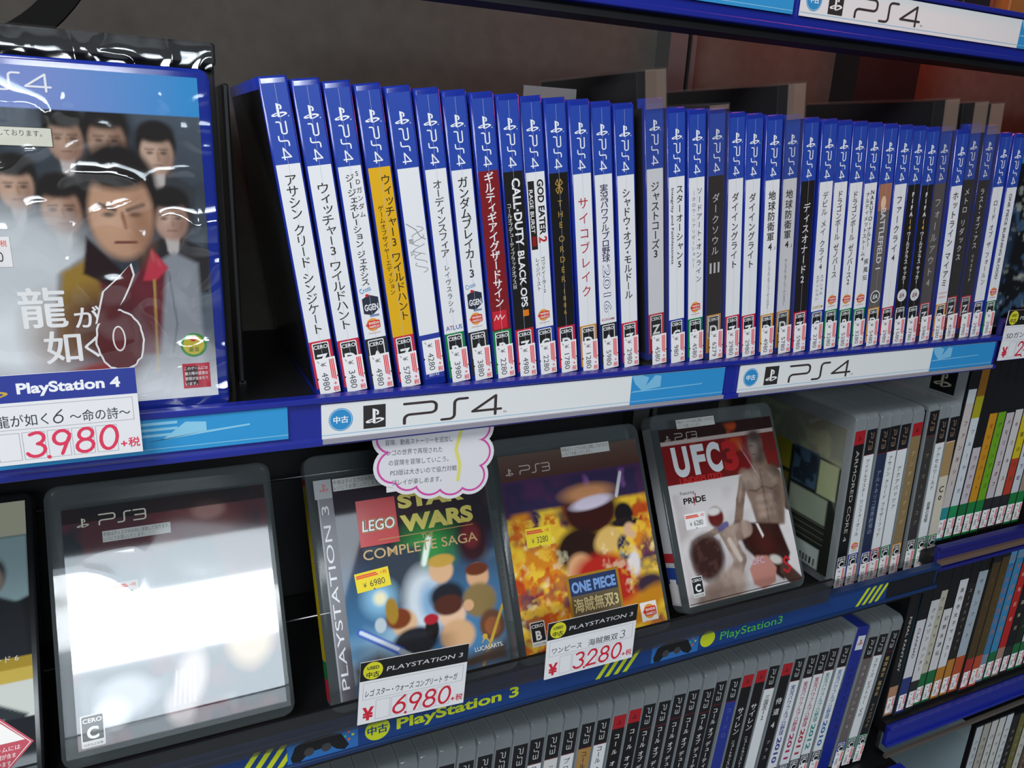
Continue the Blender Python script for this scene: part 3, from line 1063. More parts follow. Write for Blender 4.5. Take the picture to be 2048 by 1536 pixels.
flat('rail_banner', -.30, -.3622, .4107, 950, 19, 'navy banner with yellow lettering and stripes along the lower rail', 'banner', ps3_strip, thick=.0006, base='123a78')


# ---------------------------------------------------------------- price cards
def price_card(a, w, h, head, ttl, digits, platform, ys=True):
    wh = ink('e9e8ea', False)
    gr = ink('a9a8ae', False)
    red = ink('cf2038' if head != '2a3a94' else 'e0385a', False)
    pen = ink('30343e', False)
    a.rect(0, 0, w, h, wh, 0)
    hb = h * .30
    a.rect(0, h - hb, w, h, ink(head, False), 1)
    if head == '2a3a94':
        a.text('PlayStation 4', w - 5 - 45, h - hb + 4.2, 7.0, ink('f2f2f6', False), 3, .035, fit=43)
        for col, pts in (('cf2c38', LOGO[0]), ('cf2c38', LOGO[1]), ('3c8a8c', LOGO[2]), ('c8a83c', LOGO[3])):
            a.at(w - 64, h - hb + 3.0, 0, 10.5)
            a.poly(pts, ink(col, False), 2)
            a.at()
    else:
        a.disc(8.2, h - hb / 2, hb * .46, ink('d8d428', False), 2)
        a.text('USED', 8.2, h - hb * .42, 3.2, ink('222222', False), 3, .03, center=True)
        a.text('中古', 8.2, h - hb * .82, 4.4, ink('222222', False), 3, .03, center=True)
        a.text(platform, 17, h - hb * .66, 4.6, ink('d8d8da', False), 3, .0, fit=w - 21, shear=.18)
    a.frame(2.4, h * .395, w - 2.4, h * .665, .25, gr, 1)
    ttl(a, pen)
    bw = w * .142
    for k in range(5):
        a.frame(w * .155 + bw * k, 2.0, w * .155 + bw * (k + 1) - .9, h * .36, .25, gr, 1)
    if ys:
        a.text('¥', 2.6, 3.0, h * .27, red, 3, .045, fit=7.6)
    hh = h * .27
    for k, ch in enumerate(digits):
        hand(a, ch, w * .155 + bw * (k + 1) + 1.3, 3.4, hh, red, .13)
    a.disc(w * .155 + bw * 2 - .2, 2.4, .95, red, 4, n=12)
    a.text('+', w * .868, 3.4, 5.2, red, 3, .03)
    a.text('税', w * .915, 3.6, 5.4, red, 3, .02)


def t_yak(a, pen):
    a.text('龍が如く', 12, 19.4, 6.4, pen, 3, fit=21)
    hand(a, '6', 35, 19.2, 6.4, pen, .09)
    a.text('～命の詩～', 42, 19.2, 6.4, pen, 3, fit=26)


def t_lego(a, pen):
    a.text('レゴ スター・ウォーズ コンプリート サーガ', 4, 20.4, 5.6, pen, 3, .004, fit=62, shear=.1)


def t_op(a, pen):
    a.text('ワンピース', 4.5, 20.4, 5.4, pen, 3, fit=24, shear=.05)
    a.text('海賊無双', 34, 20.0, 6.2, pen, 3, fit=25)
    hand(a, '3', 61, 19.8, 6.2, pen, .09)


def t_sd(a, pen):
    a.text('SDガンダム', 4, 20, 6, pen, 3, fit=40)


flat('price_card', -.0825, -.1120, .4035, 72, 44, 'white 3,980 price card with blue header below the sealed case', 'price card', lambda a: price_card(a, 72, 44, '2a3a94', t_yak, '3980', ''), thick=.0005, rot=0)
flat('price_card', .0985, -.3115, .4027, 72.5, 46, 'tilted white 6,980 price card with black header on the lower rail', 'price card', lambda a: price_card(a, 72.5, 46, '141414', t_lego, '6980', 'PLAYSTATION 3'), thick=.0005, rot=math.radians(3.5))
flat('price_card', .2300, -.3155, .4027, 74, 46, 'white 3,280 price card with black header under the fiery cover', 'price card', lambda a: price_card(a, 74, 46, '141414', t_op, '3280', 'PLAYSTATION 3'), thick=.0005, rot=math.radians(.6))
flat('price_card', .6715, -.1170, .4140, 72, 45, 'partly visible white price card on the right-hand rack', 'price card', lambda a: price_card(a, 72, 45, '141414', t_sd, '2480', 'PLAYSTATION 4'), thick=.0005)


def cloud_card(a):
    w, h = 78, 62
    cs = [(13, 26, 13), (12, 44, 12), (22, 19, 12), (36, 15, 13), (50, 12.5, 12.5), (63, 13, 12), (67, 28, 12), (68, 44, 11), (24, 50, 12), (44, 51, 12), (62, 51, 12)]
    for grow, col, l in ((0, 'd9d6da', 0), (-2.2, 'c8489c', 1), (-3.5, 'd9d6da', 2)):
        m_ = ink(col, False)
        for x, y, r in cs:
            a.disc(x, y, r + grow, m_, l)
        a.rect(12, 16, 68, 52, m_, l)
    pen = ink('4a5058', False)
    for k, t in enumerate(('冒険、動画ストーリーを追加し', 'レゴの世界で再現された', 'の冒険を冒険していこう。', 'PS3版は大きいので協力対戦', 'プレイが楽しめます。')):
        a.text(t, 8 + k * .8, 40 - 6.4 * k, 4.0, pen, 4, fit=min(43, 3.2 * len(t)), rot=-3)
    yl = ink('d8d26a', False)
    a.stroke([(54, 12), (55.5, 22), (53, 32), (56, 42), (60, 50)], 2.2, yl, 4)


r = empty('promotion_card', (.1115, .4165, -.2155), (math.radians(-6), 0, 0), 'cloud-shaped white shop card with pink outline above a cover', 'shop card')
a = Art()
cloud_card(a)
a.build('printed_face', r)
boxes('card_stock', [(.008, .070, .0004, .0010, .010, .055)], ink('d9d6da', False), r)


# ---------------------------------------------------------------- face-out cases
def front_case(loc, beta, shell, label, group=None, rotz=0):
    r = empty('game_case', loc, (math.radians(-beta), 0, rotz), label, 'game case', group)
    link(bpy.data.objects.new('case_shell', shell), r)
    return r


def small_sticker(a, u, v, w, h, price, yellow):
    bg, red, gr = ink('f0d820' if yellow else 'f0eeee', False), ink('e85030', False), ink('3a3a30', False)
    a.rect(u, v, u + w, v + h, bg, 5)
    for k in range(2):
        a.poly([(u + 1, v + h * (.88 - .1 * k)), (u + w * .62 + k, v + h * (.88 - .1 * k)), (u + w * .66 + k, v + h * (.80 - .1 * k)), (u + 1, v + h * (.80 - .1 * k))], red, 6)
    a.text('+税', u + w * .74, v + h * .70, h * .22, red, 6, .01, fit=w * .2)
    a.text('¥', u + w * .20, v + h * .2, h * .34, gr, 6, fit=w * .1)
    a.text(price, u + w * .40, v + h * .18, h * .46, gr, 6, fit=w * .44)
    a.poly([(u + w * .46, v - .01), (u + w * .54, v - .01), (u + w * .5, v + 1)], ink('50482a', False), 6)


def notice(a, u, v, w, h):
    a.rect(u, v, u + w, v + h, ink('c9cac8', False), 5)
    k = ink('5a5a5c', False)
    a.text('中身はディスクのみ別に保管しております。', u + .6, v + h * .55, h * .42, k, 6, fit=w - 1.2)
    a.text('レジにてお渡しいたします。', u + .6, v + h * .12, h * .40, k, 6, fit=w * .6)


def cero_front(ci, u, v, w, letter):
    a = Art()
    h = w * 1.45
    a.rrect(u, v, u + w, v + h, .8, ink('e8e8e8'), 3)
    a.rrect(u + .7, v + h * .2, u + w - .7, v + h - .7, .6, ink('26282a'), 4)
    a.text('CERO', u + w * .1, v + h * .76, w * .27, ink('f0f0f0'), 5, .02, fit=w * .8)
    a.text(letter, u + w / 2, v + h * .27, w * .72, ink('f0f0f0'), 5, .04, center=True)
    a.text('15才以上対象', u + w * .1, v + h * .05, w * .14, ink('303030'), 5, 0, fit=w * .8)
    a.build('rating_mark', ci)


# --- sealed case, top left
r = front_case((-.1012, .4255, Z1 + .0004), 0, SHELL4F, 'sealed blue-edged case with men in suits on its cover, top left')
p = Paint(124.5, 160, '596470', .7)      # u from 5, v from 4
o = lambda u, v: (u - 5, v - 4)
p.cloud('2c3138', 22, .52, 11, .8)
p.ell(*o(96, 60), 60, 38, '353b44', .5, 0, .7)
# anonymous men in dark suits
def man(u, v, s, suit, skin='b98f78', hair='26221f'):
    p.poly([o(u - 1.25 * s, v + 3.4 * s), o(u - 1.5 * s, v + 1.6 * s), o(u - .45 * s, v + .95 * s), o(u + .45 * s, v + .95 * s), o(u + 1.5 * s, v + 1.6 * s), o(u + 1.3 * s, v + 3.4 * s)], suit, .7)
    p.poly([o(u - .3 * s, v + .8 * s), o(u + .3 * s, v + .8 * s), o(u + .22 * s, v + 1.5 * s), o(u, v + 1.9 * s), o(u - .22 * s, v + 1.5 * s)], 'c0b8b4', .5)
    p.ell(*o(u, v - .25 * s), .82 * s, .95 * s, hair, .1)
    p.ell(*o(u, v + .18 * s), .66 * s, .88 * s, skin, .12)
    p.ell(*o(u, v - .62 * s), .62 * s, .34 * s, hair, .3)
    p.ell(*o(u + .34 * s, v + .35 * s), .34 * s, .6 * s, '7a5848', .6, 0, .6)
    p.ell(*o(u - .1 * s, v + .2 * s), .3 * s, .4 * s, 'd8b8a0', .8, 0, .4)
    for d in (-.27, .27):
        p.line([o(u + d * s - .15 * s, v - .03 * s), o(u + d * s + .15 * s, v - .03 * s)], .08 * s, '3a2c26', .9, .6)
        p.ell(*o(u + d * s, v + .12 * s), .13 * s, .07 * s, '3a2a26', .5, 0, .75)
    p.line([o(u + .05 * s, v + .12 * s), o(u + .08 * s, v + .42 * s)], .10 * s, '8a6450', 1.0, .6)
    p.line([o(u - .16 * s, v + .64 * s), o(u + .18 * s, v + .64 * s)], .07 * s, '6a4038', .8, .6)
    p.ell(*o(u, v - .80 * s), .7 * s, .42 * s, hair, .25)
o_ = o
o = lambda u, v: (u - 13, v - 11)
man(79, 40, 11, '3c4248', 'a68674'); man(96, 40, 12, '4a4644', '9c7c6a'); man(117, 45, 11, '3a3e42', 'c2a492')
man(57, 62, 11, '4a5056', 'c2a08c'); man(74, 72, 12.5, '3a3836', 'b08a74'); man(121, 76, 11.5, '302e30', 'b49282')
o = lambda u, v: (u - 14, v - 15)
p.ell(*o(52, 122), 40, 34, 'dfe4e6', .18)
p.ell(*o(46, 100), 38, 24, 'c8ced2', .3, 0, .9)
p.poly([o(62, 171), o(70, 108), o(84, 98), o(100, 112), o(122, 98), o(133, 104), o(133, 171)], '8d9199', 1.2)
p.poly([o(66, 150), o(72, 107), o(86, 99), o(92, 118), o(84, 150)], '9c7c34', 1.5)
p.poly([o(86, 100), o(97, 120), o(112, 97), o(118, 105), o(112, 150), o(92, 150)], '6a2630', 1.2)
p.poly([o(112, 96), o(119, 106), o(113, 112), o(107, 112)], 'c03a4c', .6)
p.poly([o(84, 90), o(81, 108), o(95, 116), o(99, 108)], '2a1a1c', .8)
p.ell(*o(100, 70), 17, 24, '241f1d', .1)
p.ell(*o(100, 79), 14, 22, 'c0967a', .1)
p.ell(*o(100, 60), 14.5, 8, '241f1d', .25)
p.ell(*o(95, 82), 6, 9, 'd4ac8c', .8, 0, .5); p.ell(*o(94.6, 79.6), 2.6, 1.3, '2c201c', .5, 0, .8); p.ell(*o(106.2, 79.6), 2.6, 1.3, '2c201c', .5, 0, .8)
p.line([o(91, 75), o(97.5, 77.5)], 2.0, '3c2c26', .9, .8); p.line([o(103, 77.5), o(110, 75)], 1.8, '3c2c26', .9, .8)
p.line([o(100.5, 79), o(101.5, 86)], 1.6, '96684e', .9); p.line([o(96.5, 93), o(105.5, 93)], 1.3, '6c3c34', .6)
p.ell(*o(109, 86), 5, 14, '8a6048', .6, 0, .6)
p.line([o(112, 112), o(110, 160)], 1.0, 'b89a4a', .6)
p.line([o(119, 108), o(121, 135), o(118, 150)], .8, '6a6e78', .6)
p.mix(np.clip((p.V - 122) / 34, 0, 1) ** 1.2 * .93, 'e6e9ec')
p.ell(*o(88, 138), 20, 21, '4a1c20', .35, 0, .9)
p.ell(*o(66, 138), 12, 18, '7a5a40', .5, 0, .6)
p.ell(*o(84, 157), 14, 4, '8c2420', .4, -8)
p.mix(((p.V < 18)).astype(float), '8296d2')
p.mix(((p.V < 18) * np.clip((p.U - 60) / 60, 0, 1)), '3c94d4')
ci = p.build('cover_insert', r, (.005, 0, .007))
a = Art()
wordmark(a, 4, 35.5, H - 14.5, 7.2, ink('f0f2f8'), 2, wt=.12, sx=1.12)
a.text('龍', 43.5, H - 121, 21, ink('f2f2f2'), 3, .022)
a.text('が', 66, H - 123, 12, ink('f2f2f2'), 3, .018)
a.text('如', 52, H - 139.5, 17.5, ink('f2f2f2'), 3, .022)
a.text('く', 69, H - 138, 12, ink('f2f2f2'), 3, .018)
for g, col, l in ((.9, 'eeeeee', 2), (0, '5a1c1e', 3)):
    rr_ = random.Random(9)
    pts = []
    for t in np.linspace(0, 2 * math.pi, 40):
        pts.append((97 + (10.2 + g) * math.cos(t) + rr_.uniform(-.3, .3), H - 137 + (15 + g) * math.sin(t) + rr_.uniform(-.4, .4)))
    a.at(-12, 6)
    a.poly(pts, ink(col), l)
    a.poly([(87.5 - g, H - 128), (92 - g, H - 112), (99, H - 105.5 + g), (104.5 + g, H - 99 + g), (105.5 + g, H - 104), (103 + g, H - 110), (100 + g, H - 116), (97, H - 122 + g), (102, H - 124)], ink(col), l)
a.at(-12, 6)
a.disc(96.5, H - 136, 3.0, ink('eeeeee'), 4, ry=6.6)
a.disc(96.5, H - 136, 2.3, ink('6a2428'), 5, ry=5.8)
a.at(0, 6.5)
a.disc(119, H - 142, 6.4, ink('3c9048'), 3)
a.disc(119, H - 142, 5.2, ink('c8b83c'), 4)
a.disc(119, H - 138.6, 1.6, ink('c03c30'), 5)
a.text('審査', 119, H - 145.4, 2.6, ink('5a6a20'), 5, .02, center=True)
a.rect(112.6, H - 165.5, 126, H - 152, ink('c23446'), 3)
a.rect(114, H - 164, 120, H - 153.5, ink('3a1c20'), 4)
for k, t in enumerate(('このゲームには', '暴力等の過激な', '表現が含まれて', 'います。')):
    a.text(t, 113.6, H - 155.4 - 2.8 * k, 2.0, ink('f0e8e8'), 5, .02, fit=11.4 if k < 3 else 6)
a.at()
a.build('cover_lettering', ci)
a = Art()
a.at(-7, 0)
a.rect(30, H - 38.5, 73, H - 30, ink('dcdccb', False), 4)
a.frame(30, H - 38.5, 73, H - 30, .3, ink('40403a', False), 5)
a.text('中身は別に保管しております。', 32, H - 33.8, 3.0, ink('3c3c3c', False), 5, fit=37)
a.text('レジにてお渡しします。', 32, H - 37.6, 3.0, ink('3c3c3c', False), 5, fit=16)
a.build('notice_sticker', r)
a = Art()
small_sticker(a, 22.5, H - 93, 21, 14, '4980', False)
a.build('price_sticker', r)
# wrinkled shrink film over the sealed case
p = Paint(133, 169, 'ffffff', 1.4)
hgt = (1 - np.abs(p.noise(46, 5, 2) - .5) * 2) ** 6 * 2.0 + (1 - np.abs(p.noise(28, 12, 2) - .5) * 2) ** 8 * 1.5 + (1 - np.abs(p.noise(20, 25, 2) - .5) * 2) ** 9 * .7 + p.noise(55, 3, 1) * 1.5
film_o = p.build('shrink_film', r, (.001, 0, .001), material=M_FILM)
co = np.empty(len(film_o.data.vertices) * 3)
film_o.data.vertices.foreach_get('co', co)
co = co.reshape(-1, 3)
co[:, 1] -= .0004 + hgt.ravel() * .0011
film_o.data.vertices.foreach_set('co', co.ravel())
for q in film_o.data.polygons:
    q.use_smooth = True
film_o.data.color_attributes.remove(film_o.data.color_attributes['print'])
# its clear security case
sc_ = empty('security_case', (-.1045, .4228, Z1 + .0002), (0, 0, 0), 'clear security case with black lock bar around the sealed case', 'security case')
bx = [(0, .0015, 0, .022, 0, .184), (.140, .1415, 0, .022, 0, .184), (0, .1415, 0, .022, .1825, .184), (0, .1415, 0, .022, 0, .0003)]
boxes('clear_frame', bx, M_SAFE, sc_, .0004, 2)
p = Paint(138, 12, 'ffffff', .8)
hgt = (1 - np.abs(p.noise(14, 15, 2) - .5) * 2) ** 5 * 1.6 + p.noise(22, 16, 2) * 1.0 + .9 * (p.V / 12 - .5) ** 2 * 4
pane = p.build('front_pane', sc_, (.0018, -.0002, .1712), material=M_FILM)
co = np.empty(len(pane.data.vertices) * 3)
pane.data.vertices.foreach_get('co', co)
co = co.reshape(-1, 3)
co[:, 1] += .0022 - hgt.ravel() * .0010
pane.data.vertices.foreach_set('co', co.ravel())
for q in pane.data.polygons:
    q.use_smooth = True
pane.data.color_attributes.remove(pane.data.color_attributes['print'])
boxes('lock_bar', [(-.001, .1425, .010, .030, .174, .1842)], M_BLACKP, sc_, .001)
boxes('back_plate', [(-.001, .1425, .0215, .030, .002, .176)], M_BLACKP, sc_, .001)


# --- leaning-back cases on the lower shelf
GL = 'clear cases shown face out on the lower shelf'


def ps3_top(ci, u, v, h, col='c8c4c0'):
    a = Art()
    logo(a, u, v, h * 1.1, ink(col), 3)
    wordmark(a, 3, u + h * 2.0, v, h, ink(col), 3, wt=.13, sx=1.12)
    a.build('platform_mark', ci)


# blurred, glaring one
r = front_case((-.0725, .4455, -.3722), 27.5, SHELL3F, 'clear case with strong white glare across its cover, lower left', GL)
p = Paint(123, 146, '2a3038', .8)
p.cloud('5a3038', 26, .5, 21, .9)
p.ell(62, 20, 14, 12, '6a2c30', .3); p.ell(84, 16, 20, 14, '7a4444', .35, 20); p.ell(86, 12, 10, 6, 'b0807c', .3)
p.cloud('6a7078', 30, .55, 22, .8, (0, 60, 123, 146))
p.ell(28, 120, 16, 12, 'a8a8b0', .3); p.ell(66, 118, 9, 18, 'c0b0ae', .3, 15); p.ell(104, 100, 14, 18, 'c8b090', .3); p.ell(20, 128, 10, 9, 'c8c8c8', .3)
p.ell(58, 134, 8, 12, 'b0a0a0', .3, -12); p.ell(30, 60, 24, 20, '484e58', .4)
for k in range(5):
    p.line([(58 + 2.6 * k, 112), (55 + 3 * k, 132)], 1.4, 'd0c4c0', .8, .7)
p.mix((p.V < 9) * .85, '141416')
ci = p.build('cover_insert', r, (.009, 0, .0095), material=art_mat(1.75))
w = Paint(132, 158, 'ffffff', 1.6)
hgt = w.noise(70, 8, 1) * 1.6 + (1 - np.abs(w.noise(44, 9, 1) - .5) * 2) ** 6 * .5
fo = w.build('shrink_film', r, (.0025, 0, .006), material=film('glare_film', .035, .06))  # wavy film added over this cover to ripple and streak the glare
co = np.empty(len(fo.data.vertices) * 3)
fo.data.vertices.foreach_get('co', co)
co = co.reshape(-1, 3)
co[:, 1] -= .0004 + hgt.ravel() * .0011
fo.data.vertices.foreach_set('co', co.ravel())
for q in fo.data.polygons:
    q.use_smooth = True
fo.data.color_attributes.remove(fo.data.color_attributes['print'])
a = Art()
ps3_top(ci, 17, H - 27.5, 6.4, 'b8b49c')
cero_front(ci, 11, 10.5, 13, 'C')
a.rect(9, 9.0, 132, 9.5, ink('20242c'), 3)
a.build('cover_lettering', ci)
a = Art()
notice(a, 31, H - 39, 40, 7)
a.build('notice_sticker', r)
a = Art()
small_sticker(a, 30, H - 77, 19, 11.5, '5180', False)
a.build('price_sticker', r)
a = Art()
a.rect(.6, 8, 14, 164, ink('3c2a2e'), 0)
a.build('spine_label', r, (0, .0146, 0), (0, -1, 0), (0, 0, 1), .0001)

# far-left one, cut by the frame
r = front_case((-.2165, .4475, -.3715), 34, SHELLKF, 'black-bordered case with gold band on its cover at the left edge', GL)
p = Paint(125, 162, '14171b', 1.1)
p.mix((p.V < 22).astype(float), 'b8b69e')
p.poly([(0, 22), (125, 22), (125, 60), (100, 70), (0, 70)], '8ca4a8', 1)
p.poly([(60, 162), (60, 80), (96, 64), (125, 70), (125, 162)], '14171b', 1.5)
p.ell(104, 44, 9, 12, '1c1a1c', .15); p.ell(106, 48, 6, 8, '8a786e', .2)
p.poly([(86, 100), (90, 62), (104, 56), (121, 64), (124, 100)], '1c2026', 1)
p.mix(((p.V > 96) & (p.V < 110)).astype(float), 'a0862c'); p.mix(((p.V >= 103) & (p.V < 110)) * .5, 'd8c060')
p.mix(((p.V >= 110) & (p.V < 132)).astype(float), 'c9cdc6'); p.poly([(80, 112), (96, 116), (122, 130), (118, 134), (90, 126)], '2c3438', .8)
p.mix((p.V >= 132).astype(float), '1c2026'); p.ell(92, 136, 10, 8, '8a8a50', .3)
ci = p.build('cover_insert', r, (.006, 0, .004))
a = Art()
a.rect(84, H - 25, 106, H - 9, ink('15171b'), 2)
logo(a, 86, H - 21, 17, ink('d8d8d0'), 3)
a.text('オハザード 6', 97, H - 103, 4.4, ink('c8c4b8'), 3, fit=27)
for g, col, l in ((0, 'b8384c', 3), (1.4, 'e8dcdc', 4), (2.0, 'b8384c', 5)):
    a.poly([(112 - 18 + g, 20), (112, 38 - g), (112 + 18 - g, 20), (112, 2 + g)], ink(col, False), l)
a.poly([(98.5, 22), (112, 35), (125.5, 22)], ink('f0ece8', False), 6)
a.text('!', 112, 24, 9, ink('b8384c', False), 7, .04, center=True)
for k, t in enumerate(('このゲームには', '暴力表現が含ま', 'れています')):
    a.text(t, 112, 17.5 - 4 * k, 3.0, ink('f0dcdc', False), 7, .01, center=True, fit=22 - 5 * k)
a.build('cover_lettering', ci)

# lego-coloured cover: a plain painted scene stands in for the picture
r = front_case((.0845, .4240, -.3635), 27.5, SHELL3F, 'clear case with night-blue cover, red square logo and yellow edge', GL)
p = Paint(113, 147, '2c2630', .7)         # u from 17, v from 17
p.cloud('3a2c34', 30, .5, 31, .9)
p.mix(np.clip((p.V - 50) / 60, 0, 1) * .85, '4a86b4')
p.cloud('a8cce0', 40, .56, 33, .8, (-9, 50, 125, 140), .2)
p.ell(64, 56, 18, 16, '3c9a48', .6, 0, .9); p.line([(58, 68), (64, 52)], 4.5, 'f0fff0', 1.5)
p.poly([(20, 52), (58, 56), (52, 92), (30, 96), (18, 86)], '3a4450', 2)
p.ell(24, 86, 11, 11, '8ec4e4', .5); p.ell(24, 86, 4.5, 4.5, 'f6f0c8', .4)
p.ell(56, 94, 15, 22, 'dce6ee', .3, 0, .9); p.ell(60, 96, 8, 13, '88b0d4', .4)
p.ell(97, 60, 12, 15, '3a1c24', .3); p.ell(96, 54, 7, 9, '7a2c30', .3)
p.ell(72, 94, 13, 10, '23262c', .2)
for cu_, cv_, ru_, rv_, col in ((70, 75, 9, 9, 'e0b48c'), (71, 68.5, 10, 4.5, 'c8a048'), (97, 84, 8.5, 9, 'd8a880'), (97, 79, 9, 4.5, '6a3420'), (96, 101, 13, 12, '8a7448'), (74, 107, 10, 10, 'e8c0a0'), (72, 100, 11, 7, '542c22'),
                                 (76, 122, 13, 11, 'd8ac80'), (39, 106, 9, 9.5, 'e0b890'), (35, 102, 9, 7, '7c3c1c'), (45, 120, 16, 10, '23262e'), (58, 113, 5, 8, '201c1e'), (58, 107, 5.5, 3.6, 'b02430'), (103, 120, 10, 11, '6a4630'), (103, 121, 6, 6.5, '9a5a34'),
                                 (31, 96, 4.5, 9, 'a88430'), (22, 104, 4, 5, 'c0ccd4'), (87, 103, 4, 4, 'd8a880')):
    p.ell(cu_, cv_, ru_, rv_, col, .14)
p.line([(8, 106), (34, 124)], 5.5, '3c60c0', 1.0); p.line([(8, 106), (32, 122)], 2.6, 'dce8f8', .8)
p.line([(34, 124), (44, 131)], 4, '98a4b0', .8)
p.line([(92, 146), (113, 108)], 2.2, 'd8b03c', .6)
p.poly([(0, 147), (0, 128), (18, 122), (40, 132), (74, 138), (113, 132), (113, 147)], '4a3c34', 4)
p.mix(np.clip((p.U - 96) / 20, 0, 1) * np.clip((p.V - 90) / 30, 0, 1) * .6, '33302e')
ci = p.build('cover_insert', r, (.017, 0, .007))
a = Art()
a.rect(6.5, 7, 17, H - 17, ink('58565e'), 0)
a.rect(6.5, 7, 7.6, H - 17, ink('8a8890'), 1)
a.rect(5, H - 30, 17, H - 17, ink('9a9ca0'), 1)
logo(a, 8.5, H - 25, 6.5, ink('c03040'), 3)
a.at(13.4, 14, 90)
a.text('PLAYSTATION 3', 0, 0, 7.0, ink('d8d8dc'), 2, 0, fit=122)
a.at()
a.rect(32, H - 67, 60, H - 35, ink('c22f33'), 2)
for dw, col, l in ((.075, 'e0b030', 3), (.055, '1c1414', 4), (.015, 'f4f2f0', 5)):
    a.text('LEGO', 34.5, H - 56.5, 10.5, ink(col), l, dw, fit=23 + dw * 14, shear=.1)
for t, v, hh, f in (('STAR', 44, 13, 50), ('WARS', 60.5, 15, 55)):
    a.text(t, 62, H - v, hh, ink('d8c858'), 3, .055, fit=f)
a.rect(45, H - 64, 116, H - 63.4, ink('b08c48'), 3)
a.text('THE', 76, H - 67.6, 4.5, ink('c8a468'), 3, .005, fit=9)
a.text('COMPLETE SAGA', 33, H - 76, 9.6, ink('caa66c'), 3, .006, fit=85)
a.text('LUCASARTS.', 104, 18, 4.2, ink('d8d4cc'), 3, .005, fit=22)
a.disc(113, 27, 2.0, ink('c8a030'), 3); a.stroke([(113, 27), (110.5, 23.5)], .9, ink('c8a030'), 3); a.stroke([(113, 27), (115.5, 23.5)], .9, ink('c8a030'), 3)
cero_front(ci, 22, 11, 12, 'A')
a.build('cover_lettering', ci)
a = Art()
notice(a, 18, H - 26, 54, 8.5)
a.build('notice_sticker', r)
a = Art()
a.at(26, H - 97, 4)
small_sticker(a, 0, 0, 24, 13, '6980', True)
a.build('price_sticker', r)
a = Art()
a.rect(.8, 34, 13.8, 152, ink('c2ae1c'), 0)
a.rect(.8, 152, 13.8, 156, ink('b02c38'), 0)
a.rect(.8, 22, 13.8, 34, ink('208040'), 0)
a.rect(.8, 8, 13.8, 22, ink('c83040'), 0)
a.build('spine_label', r, (0, .0146, 0), (0, -1, 0), (0, 0, 1), .0001)

# fiery cover
r = front_case((.2262, .4325, -.3718), 27.5, SHELL3F, 'clear case with fiery orange cover and yellow 3280 sticker', GL)
p = Paint(128, 152, '4a2a50', .7)        # u from 6, v from 14
p.mix((p.V < 20).astype(float), '4c2c26'); p.mix(np.clip(1 - p.V / 22, 0, 1) * .6, '6a5a50')
p.cloud('30284c', 26, .5, 41, .9, (0, 20, 128, 60))
p.cloud('8a58a0', 18, .6, 42, .9, (70, 20, 128, 60))
p.cloud('e08a1c', 30, .40, 43, .95, (-9, 44, 140, 170), .2)
p.cloud('f0c838', 17, .55, 44, .95, (-9, 44, 140, 170), .16)
p.cloud('fff0b0', 12, .68, 45, .8, (-9, 60, 60, 170), .14)
p.cloud('b83418', 20, .66, 46, .9, (-9, 44, 140, 170), .12)
p.ell(74, 52, 26, 20, '3a1612', .2); p.ell(74, 38, 22, 7, 'c88c60', .4); p.ell(76, 46, 19, 5, 'd8cce0', .25, -6)
p.ell(60, 82, 22, 18, '2a1612', .16); p.ell(57, 96, 12, 12, 'e0a878', .2); p.ell(86, 78, 14, 10, 'e0b868', .2, -25)
p.ell(80, 108, 30, 20, 'b8281e', .18, 15); p.ell(104, 60, 9, 10, '1c1618', .15); p.ell(104, 66, 14, 3.5, '241c20', .2)
p.ell(107, 74, 6, 7, 'e0b48c', .2); p.ell(106, 98, 6, 12, 'e8e0e0', .25); p.ell(99, 86, 6, 10, '2c3450', .2)
p.line([(100, 44), (107, 26)], 3.0, 'd0ccd8', .8)
p.cloud('f6c840', 8, .62, 47, .8, (-9, 48, 46, 170), .14)
p.cloud('c84a18', 7, .66, 48, .8, (-9, 48, 44, 170), .12)
p.cloud('f6c840', 8, .60, 49, .8, (92, 60, 140, 170), .14)
p.cloud('fff4c8', 9, .72, 50, .4, (-9, 70, 140, 170), .1)
p.ell(118, 118, 14, 8, '3c2c3c', .3); p.ell(112, 132, 22, 9, 'c8841c', .3, -25)
ci = p.build('cover_insert', r, (.006, 0, .0055))
a = Art()
ps3_top(ci, 11, H - 29, 6.2, 'b8a8a4')
a.rect(48, 22, 96, 58, ink('a8781c'), 2)
a.rect(50.5, 22, 93.5, 56, ink('6a5c44'), 3)
a.rect(50.5, 42, 93.5, 56, ink('28365c'), 3)
a.text('ONE PIECE', 52, 44.5, 11, ink('7aa0d8'), 4, .045, fit=40)
a.text('海賊無双3', 52, 30, 11.5, ink('d8c890'), 4, .03, fit=40)
bn_mark(a, 112, 18, 13)
a.rect(110.5, 10.5, 126, 25.5, ink('eeeae6'), 1)
cero_front(ci, 12, 12, 12.5, 'B')
a.build('cover_lettering', ci)
a = Art()
notice(a, 62, H - 20.5, 45, 8)
a.build('notice_sticker', r)
a = Art()
small_sticker(a, 20, H - 86, 22, 14.5, '3280', True)
a.build('price_sticker', r)
a = Art()
a.rect(.8, 8, 13.8, 156, ink('c9ccc8'), 0)
a.rect(.8, 118, 13.8, 156, ink('4a4a44'), 1)
a.down('ワンピース海賊無双3', 7.2, 112, 50, 5.2, ink('58605c'), 2)
a.rect(.8, 12, 13.8, 34, ink('208040'), 1)
a.rect(3, 10, 12, 26, ink('d83a40'), 2)
a.build('spine_label', r, (0, .0146, 0), (0, -1, 0), (0, 0, 1), .0001)

